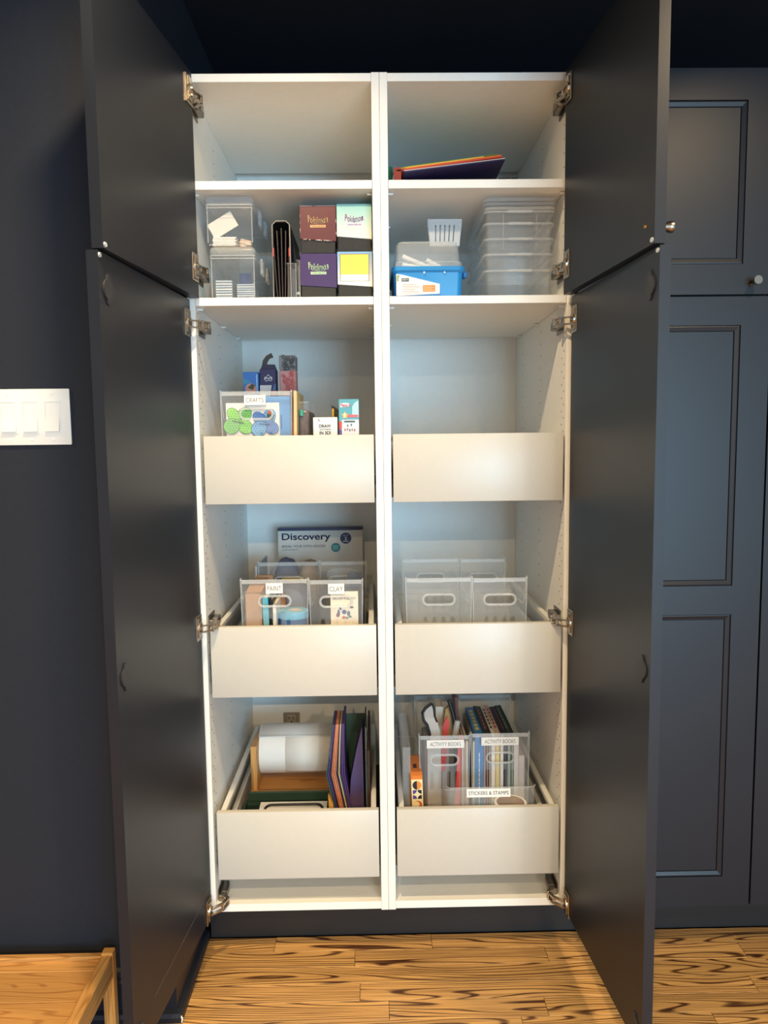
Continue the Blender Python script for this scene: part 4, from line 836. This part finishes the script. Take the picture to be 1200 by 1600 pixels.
# coloured folders standing bent
cols = [((30, 84, 88), 0), ((92, 60, 138), 0), ((44, 40, 60), 0), ((214, 128, 84), 0), ((232, 150, 110), 0), ((222, 132, 92), 0), ((50, 46, 66), 0), ((214, 196, 146), 0), ((70, 54, 96), 0), ((92, 64, 122), 0), ((84, 56, 116), 0)]
cn = ['teal', 'violet', 'inky', 'rust orange', 'peach', 'coral', 'charcoal blue', 'cream', 'plum', 'light purple', 'mauve']
for k, (c_, _) in enumerate(cols):
    dx = k*.0047
    pth = [(-.133+dx*.95, D3+.012), (-.139+dx*.9, .320), (-.1615+dx, .418), (-.150+dx*.75, .500), (-.1425+dx*.62, .556)]
    th = .0027
    bm = BM(); poly = [(x, z) for x, z in pth]+[(x+th, z) for x, z in pth[::-1]]; prism(bm, poly, .120+.0006*k, .262 if k > 8 else .225)
    single('paper_folder', bm, flat(c_, .55), '%s folder in the bent upright stack, %s from the roll' % (cn[k], ['first', 'second', 'third', 'fourth', 'fifth', 'sixth', 'seventh', 'eighth', 'ninth', 'tenth', 'eleventh'][k]), 'folder', 'bent coloured folders')
bm = BM(); prism(bm, [(-.0960, D3+.002), (-.0600, D3+.002), (-.0640, .545), (-.0800, .480), (-.0960, .400), (-.1000, .340)], .135, .20); single('purple_file', bm, flat((84, 64, 102), .5), 'broad purple file at the right of the bent folders', 'file')
gb = thing('green_folder_box', 'dark green folder box enclosing the bent coloured folders', 'folder box', (-.1, .25, D3))
part('back_wall', box(BM(), -.1440, -.0550, .268, .271, D3+.002, .5300), GRE, gb)
part('side_wall', box(BM(), -.0570, -.0540, .118, .268, D3+.002, .5500), flat((28, 40, 38), .45), gb)
part('clear_edge', tube(BM(), [(-.0535, .117, D3+.004), (-.0535, .117, .548)], .0009, 5), CLEAR2, gb)
book('brown bound portfolio beside the green folder box', -.0500, -.0440, .10, .40, D3+.002, .4920, (64, 44, 36), pages=(120, 90, 70))
bm = BM(); prism(bm, [(-.1530, D3+.002), (-.1380, D3+.002), (-.1430, .340), (-.1560, .370)], .105, .118); single('rainbow_card', bm, flat((214, 160, 70), .5), 'small yellow and orange card at the foot of the folders', 'card')

# ================================================================== bottom drawer, right cupboard
hand_bin('clear ACTIVITY BOOKS bin of pouches and a red ruler, beside the orange box', .0880, .2235, .120, .350, D3, .5200, 'ACTIVITY BOOKS', (.1580, .1000), (.010, .0225), th=(.066, .082, .036))
hand_bin('clear ACTIVITY BOOKS bin packed with books, near the right hinge', .2270, .3830, .120, .350, D3, .5240, 'ACTIVITY BOOKS', (.3040, .1000), (.009, .0225), th=(.066, .082, .036))
hand_bin('tall clear bin behind the red ruler bin', .0900, .2170, .362, .560, D3, .5440, slots=False, handle=True)
hand_bin('tall clear bin behind the packed book bin', .2230, .3780, .362, .560, D3, .5440, slots=False, handle=False)
# low bin in front
sb = thing('low_clear_bin', 'low clear bin with a STICKERS & STAMPS label at the drawer front', 'bin', (.265, .06, D3))
bm = BM(); tub(bm, .1520, .3800, .022, .112, D3+.001, .4230, .012, .0014, .004)
for v in bm.verts:
    if v.co.z > .3: v.co.z -= max(0, v.co.y-.034)*.62
part('bin_body', bm, CLEAR, sb, True)
bm = BM(); tube(bm, [(x, y, z-max(0, y-.034)*.62) for x, y, z in rrect(.1520, .3800, .022, .112, .012, .4230)], .0011, 6, True); part('rim', bm, CLEAR2, sb, True)
cd_ = part('label_card', box(BM(), .2020, .3140, .0195, .0208, .3985, .4210, .0002, 1), PAPER, sb); letter(cd_, 'STICKERS & STAMPS', .2070, .3090, .4050, .4145, .0194)
tr = thing('sticker_roll', 'white roll with a brown card core in the STICKERS bin', 'sticker roll', (.323, .067, D3+.003))
bm = BM(); N_ = 40; L = [[(.323+q*math.cos(2*math.pi*i/N_), .067+q*math.sin(2*math.pi*i/N_), z) for i in range(N_)] for q, z in ((.0365, D3+.003), (.0420, D3+.003), (.0420, .3600), (.0365, .3600))]; loft(bm, L, False, False); part('roll', bm, PAPER, tr, True)
bm = BM(); L = [[(.323+q*math.cos(2*math.pi*i/N_), .067+q*math.sin(2*math.pi*i/N_), z) for i in range(N_)] for q, z in ((.0365, D3+.003), (.0365, .3600), (.0345, .3600), (.0345, D3+.003))]; loft(bm, L, False, False); part('core', bm, flat((176, 140, 92), .7), tr, True)
# orange puzzle box
ob = thing('orange_patterned_box', 'narrow orange box with half-circle patterns beside the book bins', 'box', (.083, .12, D3))
Mo = rot_about((.083, .09, D3), R(-1.6), 'Y')
part('carton', xf(box(BM(), .0680, .0990, .078, .205, D3+.002, .4290, .001, 1), Mo), flat((222, 126, 44), .45), ob)
part('patterned_end', xf(box(BM(), .0690, .0980, .0765, .0780, D3+.004, .4210), Mo), flat((244, 226, 176), .45), ob)
part('top_flap', xf(box(BM(), .0680, .0990, .0770, .2055, .4290, .4310, .0008, 1), Mo), flat((226, 132, 50), .45), ob)
def half(cx, cz, rr, a0, a1, col, cut=None):
    pts = [(cx+rr*math.cos(R(a)), cz+rr*math.sin(R(a))) for a in range(a0, a1+1, 15)]
    if cut: pts += [(cx+cut[0]+rr*cut[1]*math.cos(R(a)), cz+cut[2]+rr*cut[1]*math.sin(R(a))) for a in range(a1, a0-1, -15)]
    bm = BM(); prism(bm, pts, .0760, .0765); part('pattern_shape', xf(bm, Mo), flat(col, .5), ob)
K, O_, V = (38, 30, 34), (228, 140, 60), (86, 62, 140)
half(.0835, .4060, .0118, 90, 270, K); half(.0835, .4060, .0118, -90, 90, O_)
half(.0835, .3795, .0112, 0, 1, V)if False else None
for (cx, cz, a0, col) in ((.0720, .3930, -90, V), (.0950, .3930, 180, K), (.0720, .3690, 0, V), (.0950, .3690, 90, K)):
    pts = [(cx, cz)]+[(cx+.0105*math.cos(R(a0+a)), cz+.0105*math.sin(R(a0+a))) for a in range(0, 91, 15)]
    bm = BM(); prism(bm, pts, .0760, .0765); part('pattern_shape', xf(bm, Mo), flat(col, .5), ob)
half(.0835, .3520, .0118, -120, 120, (206, 92, 44), (-.003, .72, .002)); half(.0835, .3240, .0118, 90, 270, K); half(.0835, .3240, .0118, -90, 90, O_)
bm = BM(); box(bm, .0770, .0870, .125, .150, .4311, .4314); part('top_print', xf(bm, Mo), flat((80, 40, 50), .5), ob)
single('clear_case', box(BM(), .0420, .0640, .10, .35, D3+.002, .4990, .003, 2), CLEARW, 'clear plastic case squeezed between the orange box and drawer side', 'case')
# contents: pouch bin
zp = thing('zip_pouch', 'clear zip pouch with a wavy black edge in the left book bin', 'pouch', (.118, .2, D3))
wav = [(.1130, D3+.004), (.1130, .480), (.1190, .512), (.1120, .537), (.1020, .552), (.1000, .572), (.1090, .585), (.1210, .594), (.1260, .597)]
bm = BM(); prism(bm, wav+[(.1300, .590), (.1360, .560), (.1470, .520), (.1500, .480), (.1500, D3+.004)], .1580, .1640); part('pouch_film', bm, flat((186, 182, 176), .35), zp)
bm = BM(); pts = [(x, .1560, z) for x, z in wav[1:]]
tube(bm, pts, .0042, 8); tube(bm, [(.1260, .156, .597), (.1310, .156, .582), (.1330, .156, .562), (.1390, .156, .545)], .0026, 8); part('black_edge', bm, BLACK, zp, True)
book('pale notepad standing behind the zip pouch', .1420, .1620, .225, .30, D3+.002, .5620, (206, 196, 178))
bm = BM(); box(bm, .1800, .1940, .140, .144, D3+.004, .5130, .0015, 1); single('red_ruler', xf(bm, rot_about((.187, .14, D3), R(3.4), 'Y')), flat((222, 82, 74), .35), 'red plastic ruler leaning inside the left book bin', 'ruler')
bm = BM(); prism(bm, [(.1500, .40), (.1620, .40), (.1740, .540), (.1680, .556), (.1560, .530)], .168, .174); single('red_scissors', bm, flat((184, 66, 62), .4), 'red pointed handle rising behind the left book bin label', 'scissors')
bm = BM(); tube(bm, [(.196, .19, .50), (.189, .195, .545), (.176, .20, .590)], .0058, 12); single('black_marker', bm, BLACK, 'black marker leaning out of the left book bin', 'marker', None, True)
bm = BM(); prism(bm, [(.160, .46), (.182, .46), (.183, .540), (.176, .566), (.168, .560), (.163, .530)], .21, .225); single('bristle_brush', bm, flat((176, 142, 92), .8), 'tan bristle brush behind the red handle', 'brush')
bm = BM(); cyl(bm, (.190, .185, .49), (.199, .19, .535), .0085, n=14); single('silver_tube', bm, flat((170, 166, 160), .25), 'silver tube leaning beside the black marker', 'tube', None, True)
bm = BM()
single('grey_pencil_case', box(BM(), .1060, .1760, .18, .32, D3+.002, .47, .008, 2), flat((140, 128, 124), .5), 'grey pencil case low inside the left book bin', 'pencil case'); bm.free()
for k, (c_, h) in enumerate((((196, 180, 168), .492), ((168, 140, 122), .498), ((206, 196, 186), .502))):
    book(['pinkish slim booklet', 'brown slim booklet', 'ivory slim booklet'][k]+' at the right side of the left book bin', .2030+k*.0058, .2080+k*.0058, .128, .32, D3+.002, h, c_, 'booklets in the left book bin')
book('dark red upright book between the two book bins', .2095, .2165, .24, .34, D3+.002, .5830, (96, 44, 40), tilt=R(-2))
# contents: book bin; tall leaning ones at the back, upright ones at the front
def spine_up_book(label, x0, x1, y0, y1, z0, z1, cover, pages, print_=None, closed=False):
    bk = thing('book', label, 'book', ((x0+x1)/2, (y0+y1)/2, z0), 'books packed in the right book bin'); t = min(.0012, (x1-x0)*.16)
    cv = BM(); box(cv, x0, x0+t, y0, y1, z0, z1); box(cv, x1-t, x1, y0, y1, z0, z1); box(cv, x0+t, x1-t, y0, y1, z1-t, z1)
    if closed: box(cv, x0+t, x1-t, y0, y0+t, z0, z1-t)
    part('cover', cv, flat(cover, .4), bk)
    part('pages', box(BM(), x0+t, x1-t, y0+.0015, y1-.002, z0+.001, z1-t), flat(pages, .8), bk)
    if print_:
        xm = (x0+x1)/2; hw = (x1-x0)*.22
        for k in range(6):
            ya = y0+.035+k*.026
            if ya+.018 < y1: part('spine_print', box(BM(), xm-hw, xm+hw, ya, ya+.017, z1, z1+.0003), flat(print_, .5), bk)
    if closed:
        sp = BM(); random.seed(2); z = z1-.050
        while z > z0+.02:
            h = random.uniform(.004, .013); box(sp, x0+(x1-x0)*.44, x1-(x1-x0)*.44, y0-.0003, y0, z-h, z); z -= h+.0022
        part('spine_print', sp, flat((214, 226, 236), .5), bk, kind='stuff')
    return bk
spec = [('beige slim book at the left wall of', .0060, (150, 140, 122), (206, 196, 172), .500, None), ('thick bright blue book with gold print in', .0230, (52, 122, 184), (72, 142, 200), .517, (206, 190, 96)), ('slim black book right of the blue one in', .0064, (32, 32, 34), (186, 150, 154), .521, None), ('slim black book with orange print in', .0064, (38, 32, 30), (158, 134, 128), .520, (200, 96, 54)), ('slim black book beside the cream one in', .0068, (28, 28, 30), (176, 160, 156), .519, None), ('cream book with black spine print in', .0110, (222, 214, 198), (234, 228, 216), .520, (52, 48, 46)), ('cream and red comic book in', .0110, (206, 176, 160), (226, 210, 146), .522, (150, 60, 52)), ('wide black book beside the comic in', .0112, (30, 28, 34), (234, 228, 210), .517, None), ('black book with maroon print in', .0080, (38, 30, 38), (96, 88, 104), .518, (140, 58, 98)), ('dark green book near the end in', .0100, (38, 66, 54), (150, 166, 152), .521, (92, 122, 104)), ('last dark book at the far right in', .0072, (28, 32, 30), (146, 160, 148), .522, None), ('white wide notebook right of the dark books in', .0130, (214, 208, 204), (214, 208, 204), .497, None), ('low pinkish white notebook at the right wall of', .0150, (202, 192, 192), (202, 192, 192), .458, None)]
x = .2325
for k, (nm_, w_, c_, pg_, z1, pr2) in enumerate(spec):
    spine_up_book(nm_+' the right book bin', x, x+w_, .130+.0012*(k % 3), .338, D3+.004, z1, c_, pg_, pr2, k == 1); x += w_+.0004
